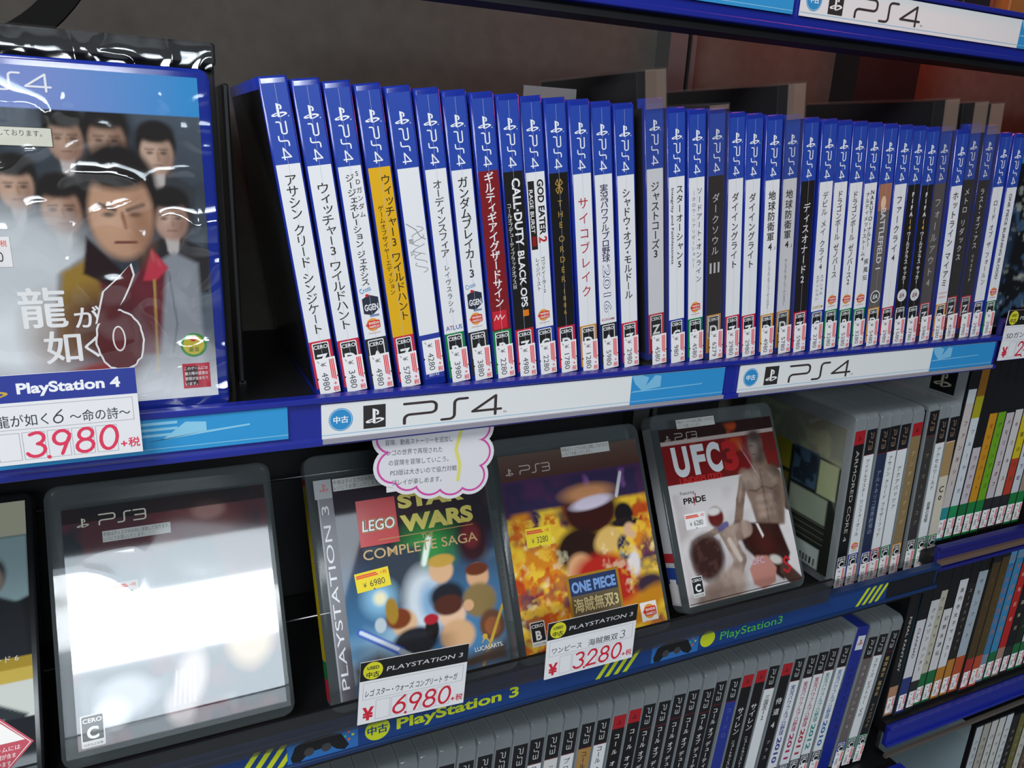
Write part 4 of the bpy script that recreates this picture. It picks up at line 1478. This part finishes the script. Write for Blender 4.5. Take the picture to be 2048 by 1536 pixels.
# fighter cover
r = front_case((.3840, .4440, -.3722), 27.5, SHELL3F, 'clear case with red and white cover showing two fighters', GL)
p = Paint(127, 152, 'dcd6d6', .7)        # u from 7, v from 14
p.mix((p.V < 12).astype(float), '2c1616')
p.mix(((p.V >= 12) & (p.V < 49)).astype(float), '7c1416')
p.cloud('b84818', 20, .62, 51, .8, (30, 0, 90, 30))
p.mix(((p.V >= 11) & (p.V < 14.5)).astype(float), 'b8a8a4')
p.cloud('b8aeae', 30, .6, 52, .8, (0, 55, 127, 152), .3)
sk, dk = '927a6c', '4a3830'
# standing fighter
hi, mid, lo = 'b39c8e', '8c7466', '54403a'
p.line([(82, 54), (74, 72), (67, 92)], 9.0, mid, 1.6); p.line([(80, 55), (73, 72)], 3.2, hi, 2.4); p.ell(66, 94, 5, 5, lo, .4)
p.line([(122, 54), (127, 84)], 8.5, lo, 1.6)
p.poly([(97, 32), (111, 32), (113, 44), (122, 47), (127, 56), (125, 78), (119, 100), (88, 98), (85, 76), (80, 58), (84, 48), (95, 44)], mid, 1.4)
p.ell(84, 53, 6, 7, hi, .5); p.ell(121, 52, 6, 7, lo, .6, 0, .7)
p.ell(94, 57, 9, 7.5, hi, .5, -8); p.ell(111, 58, 9, 7.5, 'a08a7c', .5, 8)
p.line([(86, 64.5), (94, 66), (102, 63)], 1.2, lo, 1.6, .8); p.line([(103, 63), (112, 66.5), (120, 64)], 1.2, lo, 1.6, .8)
p.line([(102.5, 48), (102, 96)], 1.1, lo, 1.8, .7)
for k in range(3):
    p.ell(97, 73 + 7.4 * k, 4.6, 3.2, hi, .6, 0, .8); p.ell(107.5, 73 + 7.4 * k, 4.6, 3.2, 'a08a7c', .6, 0, .8)
p.poly([(112, 66), (124, 60), (120, 98), (112, 98)], lo, 3, .5)
p.ell(103.5, 36, 6.5, 6, lo, .5, 0, .8)
p.ell(103, 24, 8.8, 11.5, '6c5a52', .14); p.ell(100, 28, 5, 8, '94807a', .5); p.ell(103, 16, 7.5, 5, '4c3c38', .5)
p.line([(96.5, 25), (100, 25)], 1.0, '2c2020', .8, .7); p.line([(98, 33), (102, 33)], .9, '3c2a28', .8, .7)
p.poly([(76, 92), (112, 98), (119, 126), (106, 148), (88, 134), (70, 114), (66, 102)], '34140f', 1.2)
p.ell(92, 112, 9, 14, '4a1c16', .6, -30)
p.line([(58, 100), (74, 97)], 15, 'ac9486', 2.4); p.ell(60, 98, 7, 6, hi, .6); p.poly([(86, 94), (89, 95), (93, 106), (91, 108)], 'e0dcd8', .5)
p.ell(101, 129, 7.5, 4, 'd0c8c0', .3, 20); p.line([(110, 140), (122, 153)], 13, '5a4038', 1.8)
# kneeling fighter seen from behind
p.ell(28, 116, 16, 18, '4a2c28', .2); p.ell(26, 108, 15, 11, '3a201c', .3)
p.line([(50, 142), (62, 122), (50, 94)], 13, 'b09a8c', 1.6); p.line([(62, 122), (54, 104)], 5, 'd0beb2', 2)
p.ell(46, 142, 18, 16, 'b4a094', .25); p.ell(30, 150, 22, 14, 'a89286', .3); p.line([(20, 100), (48, 92)], 6, 'a89488', 1.5)
p.ell(44, 82, 8.5, 9, '6a1c1a', .15); p.ell(43, 77, 7, 3.4, 'e0dcd8', .3); p.line([(46, 93), (54, 90)], 5, '6a68a0', 1)
p.mottle('3a2a24', 12, 81, .35, (62, 14, 127, 152)); p.mottle('5a4038', 14, 82, .4, (0, 84, 70, 152), .5)
p.ell(28, 114, 17, 19, '3a221e', .22); p.cloud('5a3a34', 5, .55, 83, .6, (10, 96, 46, 132), .2)
p.poly([(70, 132), (80, 122), (92, 124), (100, 136), (96, 148), (82, 152), (72, 146)], 'c08478', 1.0)
ci = p.build('cover_insert', r, (.007, 0, .0055))
a = Art()
ps3_top(ci, 12, H - 24, 5.6, 'a89c98')
for k, (t, u, w_) in enumerate((('U', 17, 17), ('F', 38, 14), ('C', 53.5, 16))):
    a.text(t, u, H - 55, 34, ink('dcdee2'), 3, .05, fit=w_, shear=-.04)
a.text('3', 71, H - 56, 34, ink('b42022'), 3, .05, fit=17)
a.text('UNDISPUTED', 20, H - 62.5, 7.0, ink('c82a2c'), 4, .03, fit=46)
a.text('Featuring', 18, H - 72, 4.2, ink('4a4444'), 3, 0, fit=15)
a.text('PRIDE', 20, H - 80, 7.0, ink('2c2424'), 3, .03, fit=24)
a.stroke([(31, H - 82), (34, H - 72)], .8, ink('c03038'), 4)
cero_front(ci, 13, 12, 12, 'C')
a.text('UFC', 81, 28, 8, ink('c8b0c4'), 3, .02, center=False, fit=14)
a.stroke([(123, 26), (120, 29), (116, 26), (120, 22), (123, 19), (119, 15), (115, 18)], 2.2, ink('c02830'), 4)
a.rect(8, 7.0, 134, 7.6, ink('2a2424'), 3)
a.build('cover_lettering', ci)
a = Art()
notice(a, 27, H - 14.5, 42, 8)
a.build('notice_sticker', r)
a = Art()
small_sticker(a, 18, H - 102, 22, 13.5, '6280', False)
a.build('price_sticker', r)
a = Art()
a.rect(.8, 8, 13.8, 160, ink('c9ccd0'), 0)
a.rect(.8, 26, 13.8, 40, ink('2c4a9c'), 1)
a.rect(3, 10, 12, 30, ink('e6e4e4'), 2)
a.rect(.8, 44, 13.8, 52, ink('b83038'), 1)
a.build('spine_label', r, (0, .0146, 0), (0, -1, 0), (0, 0, 1), .0001)

# face-out case on the right-hand rack
r = front_case((.6865, .4500, -.1470), 6, SHELLKF, 'dark case with cyan top band facing out on the right-hand rack')
p = Paint(125, 162, '101214', 1.3)
p.cloud('3a5878', 14, .62, 61, .9); p.cloud('a0a8a0', 9, .7, 62, .8); p.ell(14, 70, 6, 5, 'b08040', .4); p.ell(20, 100, 9, 30, '28405c', .5, 15)
p.mix((p.V < 14).astype(float), '2c7cb0')
ci = p.build('cover_insert', r, (.005, 0, .005))


# ---------------------------------------------------------------- clear cases, spine out
def spine3(a, head, base, band, draw, v_top=15.5, v_head=39.5, blank=False, word=True, letter='', blk='c8cac6'):
    u0, u1 = 1.2, W3C - 1.2
    c = (u0 + u1) / 2
    if head == 'red':
        a.rect(u0, H - v_top - 13, u1, H - v_top, ink('a81a24'), 0)
        a.rect(u0, H - 138, u1, H - v_top - 13, ink(base), 0)
        logo(a, c - 2.6, H - v_top - 9, 5.2, ink('5c1014'), 2)
    else:
        a.rect(u0, H - v_head, u1, H - v_top, ink(head), 0)
        a.rect(u0, H - 138, u1, H - v_head, ink(base), 0)
        a.rect(u0, H - v_head - .6, u1, H - v_head, ink('7a1c20'), 1)
        if word:
            wordmark(a, 3, c - 1.9, H - v_top - 3.6, 4.2, ink(blk), 2, rot=-90, wt=.15, sx=1.0)
    a.rect(u0, 6, u1, H - 138, ink(band), 0)
    if draw:
        draw(a, u0, u1, c)
    if letter:
        cero(a, 2.6, H - 139, 9.4, letter, 14)


BK = '17161a'
W_ = 'dfe1e2'
CL = 'e2e2e0'
GR3 = 'clear-topped cases standing on the lowest shelf'
pw = lambda col, yr: [title('実況パワフルプロ野球', 43, 100, 5.4, col, bold=.012), side(yr, 102, 132, 7.6, col, bold=.03)]
co_ = lambda col=CL, v=42, x='コール オブ デューティ', z=108: [title(x, v, z, 5.2, col, bold=.01)]
ROW3 = [  # head, body, lettering, wording for the label; from the right end leftwards
    (BK, '141316', [title('戦国無双 猛将伝', 44, 92, 4.8, 'c0a468'), title('ツインパック', 100, 130, 4.2, 'c0a468')], GREENB, 'black-spined case with gold lettering', '1980'),
    (BK, W_, [title('スカーズ ビクトリー', 43, 98, 5.0, K), side('VS', 102, 112, 5.0, K)], GREENB, 'white-spined case with dark lettering', '2480'),
    (BK, '6a605e', [title('スターオーシャン 4', 46, 124, 5.0, 'b8b4b0')], BLUEB, 'greyish-spined case with faint lettering', '980'),
    ('box', '1c2a86', [title('ジグソーステーション', 44, 128, 5.4, '15161c')], BLUEB, 'opaque blue boxed case with white logo square', ''),
    (BK, W_, pw('2c6ca8', '2010'), BLACKB, 'white-spined case with pale blue lettering', '1480'),
    (BK, W_, pw('2c8a80', '2012'), BLACKB, 'white-spined case with teal lettering', '1780'),
    (BK, W_, pw('b02c3c', '2011'), BLACKB, 'white-spined case with red lettering', '1280'),
    (BK, W_, pw('a82c5c', '2011'), BLACKB, 'white-spined case with crimson lettering', '1280'),
    (BK, W_, pw('343a8c', '2010'), BLACKB, 'white-spined case with violet-blue lettering', '980'),
    ('red', '151316', [title('侍道', 50, 74, 7, CL), title('4', 78, 88, 8, CL), title('プラス', 98, 124, 4, 'b8b8b8')], REDB, 'red-headed black case with brush lettering', '1980'),
    (BK, W_, [title('三国志12', 46, 74, 5.4, K, bold=.01)], BLACKB, 'white-spined case with short dark title', '2980'),
    ('red', '141214', [title('サイレン', 50, 80, 7, CL), title('ニュートランスレーション', 86, 134, 4, CL)], REDB, 'red-headed black case, right one of the pair', '1980'),
    ('red', '141214', [title('サイレン', 50, 80, 7, CL), title('ニュートランスレーション', 86, 134, 4, CL)], REDB, 'red-headed black case, left one of the pair', '1980'),
    (BK, '24348c', [title('コードロ', 44, 80, 5, '5868b0')], BLUEB, 'case with bright blue spine below its black head', '1280'),
    (BK, BK, co_(), REDB, '', ''), (BK, BK, co_(), REDB, '', ''), (BK, BK, co_(), REDB, '', ''), (BK, BK, co_(), REDB, '', ''),
    (BK, BK, co_(), REDB, '', ''), (BK, BK, co_(), REDB, '', ''),
    ('red', '141214', co_(CL, 33, 'コール オブ デューティ', 120), REDB, 'red-headed black case, right one of the leftward pair', ''),
    ('red', '141214', co_(CL, 33, 'コール オブ デューティ', 120), REDB, 'red-headed black case, left one of the leftward pair', ''),
    (BK, W_, co_(K), REDB, 'white-spined case beside the two red-headed black ones', ''),
    (BK, 'a88048', co_(K), REDB, 'tan-spined case between two white ones', ''),
    (BK, W_, [title('プロ野球スピリッツ', 44, 110, 5.4, K)], BLACKB, 'white-spined case left of the tan one', ''),
    (BK, 'd4d2d0', [title('ぷよぷよ', 44, 90, 5, K)], BLACKB, 'off-white-spined case, second left of the tan one', ''),
]
nl = 44 - len(ROW3)
for k in range(nl):
    ROW3.append((BK, BK if k % 4 else W_, co_() if k % 4 else co_(K), REDB, '', ''))
x = .6585
blackn = 0
N3 = len(ROW3)
for i, (head, base, bits, band, desc, price) in enumerate(ROW3):
    fi = i / 30
    lean = math.radians(6.6 - 3.4 * min(1, fi))
    pitch = (W3C + .25) / 1000 / math.cos(lean)
    gap = {2: .0004, 3: .0022, 4: .0030}.get(i, .0004)
    x -= pitch + gap
    # the lean eases off to the left, so the feet spread by the difference at the top
    if i < 31:
        x -= .171 * (math.tan(math.radians(6.6 - 3.4 * max(0, (i - 1)) / 30)) - math.tan(lean)) * 0
    xf = x - .155 * math.tan(lean)
    if not desc:
        desc = ('black-headed black case' if base == BK else 'black-headed pale case')
        lab = '%s, %s from the right in the row along the bottom' % (desc, ORD[i])
    else:
        lab = desc + ', %s from right along the bottom' % ORD[i]
    r = empty('game_case', (xf, .438 + rnd.uniform(-.0015, .001), Z3 + .0046), (0, lean, 0), lab, 'game case', GR3)
    a = Art()
    if head == 'box':
        a.rect(.3, 2, W3C - .3, H - .8, ink(base), 0)
        a.rect(2.6, H - 26, W3C - 1.6, H - 10, ink('d8d8dc'), 1)
        logo(a, 4.2, H - 20, 7.5, ink('a02c38'), 2)
        label_bits(*bits)(a, 1, 13.6, 7.3)
        sh = shell_mesh('case_shell', W3C / 1000, .135, .171, .0006, .0006, 'x', .0003, ink('2a3a90'))

        def bk(rt):
            q = Art()
            q.rect(1, 1, 134, 170, ink('b9c4ca'), 0)
            q.poly([(60, 100), (134, 100), (134, 30), (90, 20)], ink('2c5ca0'), 1)
            logo(q, 112, 148, 14, ink('b02c38'), 1)
            q.build('side_panel', rt, (0, .135, 0), (0, -1, 0), (0, 0, 1))
        spine_case(r, sh, a, None, 0, 20, back=bk)
        continue
    jt = rnd.uniform(-1.2, 1.2)
    spine3(a, head, base, band, label_bits(*bits), v_top=15.5 + jt, v_head=39.5 + jt, letter='' if i > 12 else 'C')
    spine_case(r, SHELL3, a, price if i < 13 and price else None, 0, 21, sidecol=['b8a050', '141518', '1c2030', '8a9098', '2a4a78', '141518'][i % 6])

# --- upper right group on the lower shelf
GR2 = 'clear cases standing at the right end of the lower shelf'
R2 = [  # left edge of label at its top (mm), head, body, band, price, lettering, description
    (541.0, 'red', '141214', '141214', '1480', [side('ARMORED CORE 4', 33, 123, 5.6, 'b8b4ac')], 'red-headed black case whose greenish back shows, first of the short row'),
    (555.2, BK, W_, BLUEB, '1780', [title('アイドルマスター ワンフォーオール', 43, 120, 4.2, K), bn], 'white-spined case with blue band, second of the short row'),
    (569.7, BK, '26304c', BLUEB, '2480', [title('アルトネリコ世界終焉の', 55, 120, 5.2, '8c94a8')], 'dark blue-spined case, third of the short row'),
    (583.6, BK, W_, REDB, '1480', [title('アサシン クリード ブラザーフッド', 43, 126, 4.4, K)], 'white-spined case with red band in the short row'),
    (597.8, BK, W_, GREENB, '1980', [title('アクアパッツァ', 55, 100, 5.0, K)], 'white-spined case with green band in the middle of the short row'),
    (612.2, 'red', '8a7450', ORB, '980', [title('アンチャーテッド', 40, 120, 5.0, 'c4ac80')], 'red-headed tan case with orange band in the short row'),
    (633.0, BK, '3a3634', '5a564e', '1280', [title('アーマード・コア', 45, 125, 4.6, '8c8478')], 'dark grey-spined case after the gap in the short row'),
    (648.0, BK, W_, GREENB, '2280', [title('アクセルワールド', 43, 88, 4.8, K), title('銀翼の覚醒', 100, 122, 4.2, K)], 'white-spined case with green band, second from short row right end'),
    (662.4, BK, 'cfc6b4', GREENB, '1980', [label_bits(lambda a, u0, u1, c: (a.rect(u0, H - 75, u1, H - 40, ink('a8885c'), 1), a.text('C', c, H - 92, 9, ink(K), 2, .02, center=True), a.text('o', c, H - 100, 9, ink(K), 2, .02, center=True)))], 'cream and tan case at the right end of the short row'),
]
for i, (xt, head, base, band, price, bits, desc) in enumerate(R2):
    lean = math.radians(3.0)
    r = empty('game_case', (xt / 1000 - .0012 + .155 * math.tan(lean), .4375 + rnd.uniform(-.001, .001), Z2 + .0009), (0, -lean, 0), desc, 'game case', GR2)
    a = Art()
    jt = 0 if i != 6 else -9
    spine3(a, head, base, band, label_bits(*bits), v_top=14.5 + jt, v_head=38.5 + jt, letter='C', blk='9c7c60')

    def back4(rt):
        q = Paint(122, 148, '20241f', 1.2)
        q.mix((q.V < 36).astype(float), '7c8272'); q.cloud('96a080', 20, .55, 71, .7, (-5, 0, 125, 40))
        q.poly([(30, 34), (62, 34), (62, 62), (30, 62)], '8c8428', .8); q.poly([(66, 34), (96, 34), (96, 70), (66, 70)], '3c5468', .8); q.cloud('14181c', 10, .55, 72, .8, (64, 34, 98, 72))
        q.poly([(30, 66), (62, 66), (62, 92), (30, 92)], '6a5a2c', .8); q.poly([(66, 74), (112, 74), (112, 100), (66, 100)], '8a9684', .8); q.poly([(98, 38), (120, 38), (120, 72), (98, 72)], '9ca880', .8)
        for k in range(7):
            q.line([(16, 102 + 3.0 * k), (112, 102 + 3.0 * k)], .8, '5c6258', .5, .8)
        q.poly([(40, 126), (110, 126), (110, 147), (40, 147)], 'a8b4b0', .6)
        for k in range(26):
            q.line([(64 + 1.7 * k, 138), (64 + 1.7 * k, 145)], .7 if k % 3 else 1.1, '1c201e', .3)
        q.build('back_insert', rt, (0, .130, .008), (0, -1, 0), (0, 0, 1))
    spine_case(r, SHELL3N, a, price, 0, 21, back=back4 if i == 0 else None)


# ---------------------------------------------------------------- right-hand rack
def rack_case(loc, w, h, d, shellm, segs, label, group, price=None, lean=0.0, lettering=None, st_v=24, sidecol='1a1a1e', back=None):
    """plain library-style case: segs = [(from top mm, to, colour)]"""
    r = empty('game_case', loc, (0, math.radians(lean), 0), label, 'game case', group)
    o = boxes('case_shell', [(0, w / 1000, 0, d, 0, h / 1000)], shellm, r, .0008, 2)
    a = Art()
    for v0, v1, col in segs:
        a.rect(.6, h - v1, w - .6, h - v0, ink(col), 0)
    if lettering:
        lettering(a, w, h)
    a.build('spine_label', r)
    if price:
        s = Art()
        sticker_art(s, (w - 10.6) / 2, st_v, price, 10.6, 20)
        s.build('price_sticker', r, lift=.0002)
    if back:
        back(r)
    else:
        q = Art()
        q.rect(3, 3, d * 1000 - 3, h - 3, ink(sidecol), 0)
        q.build('cover_sleeve', r, (0, d, 0), (0, -1, 0), (0, 0, 1))
    return r


SH_BLK = mat('black_case_plastic', (.012, .012, .014), .25, .2)
SH_BLU = mat('pale_blue_case_plastic', (.05, .22, .32), .3, .1)


def vt(txt, v0, v1, size, col=K, bold=0.01):
    return lambda a, w, h: a.down(txt, w / 2 + .6, h - v0, h - v1, size, ink(col), 2, bold)


def vs(txt, v0, v1, size, col=K):
    return lambda a, w, h: a.side(txt, w / 2, h - v0, size, ink(col), 2, .01, fit=v1 - v0)


GA = 'spines on the right-hand rack below the upper card'
LB = [
    ([(2, 28, '17161a'), (28, 42, 'c8ccd0'), (42, 150, 'c4bab6'), (150, 186, '2a8a8c')], vt('ファンタシー', 56, 130, 5.2, '7a3038'), 'greyish-pink spine with black square, first on the right-hand rack', '980'),
    ([(2, 36, '8a5a1c'), (36, 58, 'a8a01e'), (58, 150, 'cdd2d6'), (150, 186, '208a50')], vt('ブルーサーガ', 66, 140, 4.6, '4a5a90'), 'brown, olive and white spine, second on the right-hand rack', '1280'),
    ([(2, 90, '19181a'), (90, 150, 'c2b8c0'), (150, 186, '1a6a3a')], vt('ラグナロク', 96, 146, 4.8, '5a4a5a'), 'half black, half lilac spine with yellow side edge', '1480'),
    ([(2, 56, '19181a'), (56, 150, 'c88a1e'), (150, 186, '1c7a3c')], vt('オレンジハート', 64, 140, 5, '7a4a18'), 'orange spine with black head on the right-hand rack', '1980'),
    ([(2, 56, '19181a'), (56, 150, '6ca41e'), (150, 186, '1c7a3c')], vt('グリーンデイズ', 64, 140, 5, '3a5a1c'), 'lime green spine with black head on the right-hand rack', '980'),
    ([(2, 58, '19181a'), (58, 150, 'c4b8bc'), (150, 186, '2a2a28')], vt('メモリーズオフ', 62, 140, 5, '5a2a3a'), 'pale pink spine with black head, left of two alike', '1280'),
    ([(2, 56, '19181a'), (56, 150, 'd0cac8'), (150, 186, '2a2a28')], vt('キミキス', 62, 140, 5, '6a2a3a'), 'pale spine with black head, right of the two alike', '1480'),
    ([(2, 54, '19181a'), (54, 110, 'cdb81e'), (110, 150, 'b83c28'), (150, 186, '2a2a28')], vt('太陽の伝説', 60, 140, 5, '6a4a18'), 'yellow and red spine near the right edge of the frame', '980'),
    ([(2, 54, '19181a'), (54, 150, 'c8ccd4'), (150, 186, '1c7a3c')], vt('天空の城下町', 62, 140, 5, '3a3a5a'), 'bluish-white spine second from the right picture edge', '1780'),
    ([(2, 54, '19181a'), (54, 150, '9a8a7c'), (150, 186, '1c7a3c')], vt('風の記憶', 62, 140, 5, '3a2a2a'), 'taupe spine cut by the right edge of the frame', '1280'),
]


def white_side(rt):
    q = Art()
    q.rect(3, 3, 132, 187, ink('c6cdd0'), 0)
    q.rect(96, 152, 122, 180, ink('17171a'), 1)
    logo(q, 99, 158, 19, ink('e6e2c4'), 2)
    q.build('cover_sleeve', rt, (0, .135, 0), (0, -1, 0), (0, 0, 1))


def yellow_side(rt):
    q = Art()
    q.rect(3, 3, 132, 187, ink('c4b41c'), 0)
    q.build('cover_sleeve', rt, (0, .135, 0), (0, -1, 0), (0, 0, 1))


xx = .6815
for i, (segs, lt, desc, price) in enumerate(LB):
    w = 12.6
    rack_case((xx, .440, -.3598), w, 190, .135, SH_BLK, segs, desc, GA, price, 0.0, lt, 27, back=white_side if i == 0 else yellow_side if i == 2 else None)
    xx += w / 1000 + .0005 + (.0006 if i == 1 else 0)

GB = 'spines on the right-hand rack above the deep blue rail'
LC = [
    (14, [(2, 150, '1a181a'), (150, 186, 'b08060')], vs('FINAL FANTASY', 66, 132, 5.0, 'c8c4bc'), 'black spine with white capital lettering, leftmost over the blue rail', '980', None),
    (14.6, [(2, 72, '17161a'), (72, 142, 'd0cfd4'), (142, 186, '2c3a78')], vs('CLANNAD', 82, 118, 5.0), 'white spine with dark capital lettering under a tall black head', '1480', '2c7a94'),
    (14, [(2, 52, '17161a'), (52, 150, 'd2d0d0'), (150, 186, '2a2a28')], vt('クリムゾン ハンター', 60, 140, 5), 'white spine right of the teal case edge', '1280', '1c7088'),
    (12.4, [(2, 45, '17161a'), (45, 146, 'bcb6a4'), (146, 186, '1c6a3a')], vt('クロスチャンネル', 50, 138, 4.6), 'cream spine with dense dark lettering over the blue rail', '980', None),
    (14, [(2, 70, '17161a'), (70, 146, 'd4d2d2'), (146, 186, '1c6a3a')], vt('幻想水滸伝', 76, 130, 5.4), 'white spine starting lower than its neighbours', '1780', None),
    (14.4, [(2, 38, '17161a'), (38, 146, 'd8d6da'), (146, 186, 'b8782c')], vt('高円寺女子サッカー', 46, 136, 5.2), 'white spine reaching higher than its neighbours', '1980', None),
    (13, [(2, 46, '17161a'), (46, 140, '24201f'), (140, 186, 'b8782c')], vt('コープスパーティー', 50, 130, 4.4, '9a9490'), 'dark spine with grey lettering over the blue rail', '980', None),
    (16, [(2, 34, '17161a'), (34, 140, 'a4b0ba'), (140, 186, 'b8502c')], vt('サモンナイト', 40, 120, 5.6, '56505c'), 'pale blue-grey spine, wider than its neighbours', '1280', None),
    (14, [(2, 26, '17161a'), (26, 146, '4c3a20'), (146, 186, 'a8302c')], vt('ザ・サード', 40, 120, 5, '6a5030'), 'dark brown spine next to a thin yellow edge', '980', '5e5614'),
    (14, [(2, 22, '17161a'), (22, 146, '52401f'), (146, 186, 'b84a2c')], vt('シークレット', 40, 120, 5, '705a30'), 'olive brown spine left of the blue pair', '1480', '6e6418'),
    (13.6, [(2, 12, '17161a'), (12, 34, '5c9ac0'), (34, 150, '3a78a8'), (150, 186, '7a8aa0')], vt('ジャックダクスター', 22, 140, 7, 'c85c30', .02), 'bright blue spine with orange lettering, left of a pair', '1280', None),
    (13.6, [(2, 10, '17161a'), (10, 30, '5c9ac0'), (30, 150, '3a84b0'), (150, 186, '1c6a3a')], vt('ジャックダクスター', 20, 140, 7, 'd0703c', .02), 'bright blue spine with orange lettering, right of a pair', '1280', None),
    (13.6, [(2, 6, '17161a'), (6, 30, '8c3418'), (30, 148, 'b8201e'), (148, 186, 'a08070')], vt('新鬼武者', 44, 120, 5, 'e0b090'), 'bright red spine over the blue rail', '980', None),
    (13.6, [(2, 150, '17151a'), (150, 186, '2a2a28')], vt('真・三國無双', 40, 134, 5, 'b8ac94'), 'black spine with cream lettering right of the red one', '1480', None),
    (13.6, [(2, 150, '1a2418'), (150, 186, '1c6a3a')], vt('スカイガンナー', 40, 134, 5, '8aa060'), 'dark green spine near the right edge of the frame', '980', None),
    (13.6, [(2, 72, '17161a'), (72, 150, 'd0cecc'), (150, 186, '1c6a3a')], vt('戦場のヴァルキュリア', 76, 140, 4.6), 'white spine at the right picture edge over the blue rail', '1780', None),
    (13.6, [(2, 60, '17161a'), (60, 150, 'c8c6c4'), (150, 186, '2a2a28')], vt('双界儀', 76, 120, 4.6), 'pale spine cut by the right picture edge over the blue rail', '980', None),
]
xx = .6665
for i, (w, segs, lt, desc, price, edge) in enumerate(LC):
    shm = SH_BLK

    def eb(rt, e=edge):
        q = Art()
        q.rect(2, 3, 133, 187, ink(e), 0)
        q.build('cover_sleeve', rt, (0, .135, 0), (0, -1, 0), (0, 0, 1))
    rack_case((xx - .002, .440 - (.002 if edge else 0), -.5638), w, 190, .135, shm, segs, desc, GB, price, 1.2, lt, 27, back=eb if edge else None)
    xx += w / 1000 + .0006

GC = 'pale spines on the lowest shelf of the right-hand rack'


def cover_side(rt):
    q = Paint(129, 184, '9fb4bc', 1.5)
    q.mix((q.V < 20) * .4, 'c0c8c8')
    q.ell(22, 40, 16, 20, '2a2026', .2); q.ell(24, 44, 6, 8, '8a6a60', .3); q.ell(62, 34, 14, 14, '3c4a78', .25); q.ell(62, 36, 6, 6, '9a9050', .3); q.ell(40, 16, 8, 12, '6a4038', .3)
    q.build('cover_sleeve', rt, (0, .135, .003), (0, -1, 0), (0, 0, 1))


xx = .838
LD = [('b8bcc0', 'pale case whose light blue cover faces left, lowest on the right-hand rack'), ('a8a49a', 'first grey spine right of the pale blue cover'), ('c4c2bc', 'second spine right of the pale blue cover'), ('cac8c2', 'third spine right of the pale blue cover'), ('c8ccce', 'fourth and brightest spine right of the pale blue cover'),
      ('1c1a1c', 'black spine among the pale ones at bottom right'), ('6a6430', 'olive spine at the bottom right corner'), ('c0beb4', 'pale spine right of the olive one'), ('5a4a3a', 'brown spine in the bottom right corner'), ('b4b8ba', 'light grey spine in the bottom right corner')]
for i, (col, desc) in enumerate(LD):
    w = 13.4
    top = 190 if i < 5 else 183
    segs = [(2, top - 3, col)]
    rack_case((xx, .440, -.8198), w, top, .135, SH_BLK, segs, desc, GC, None, 0.8, vt('ドラゴンクエスト戦記'[i % 4:], 20, 120, 5.2, '3a3438' if i not in (5, 6, 8) else 'a89c88'), back=cover_side if i == 0 else None)
    xx += w / 1000 + .0008

# ---------------------------------------------------------------- cases on the upper shelf, top right
for x0, col, lab, w in ((.484, '2c6aa0', 'blue case foot just visible on the upper shelf', .035), (.560, '1a1a1c', 'black case foot on the upper shelf beside the orange one', .030), (.612, '8a5a2c', 'orange-brown case standing on the upper shelf at the corner', .135)):
    r = empty('game_case', (x0, .432, .0895), (0, 0, 0), lab, 'game case')
    boxes('case_shell', [(0, w, 0, .014, 0, .171)], mat('shelf_case_' + col, col, .25, .3, grain=.25, scale=30), r, .001)
    q = Art()
    q.rect(3, 4, w * 1000 - 3, 166, ink(col), 0)
    q.build('cover_insert', r)
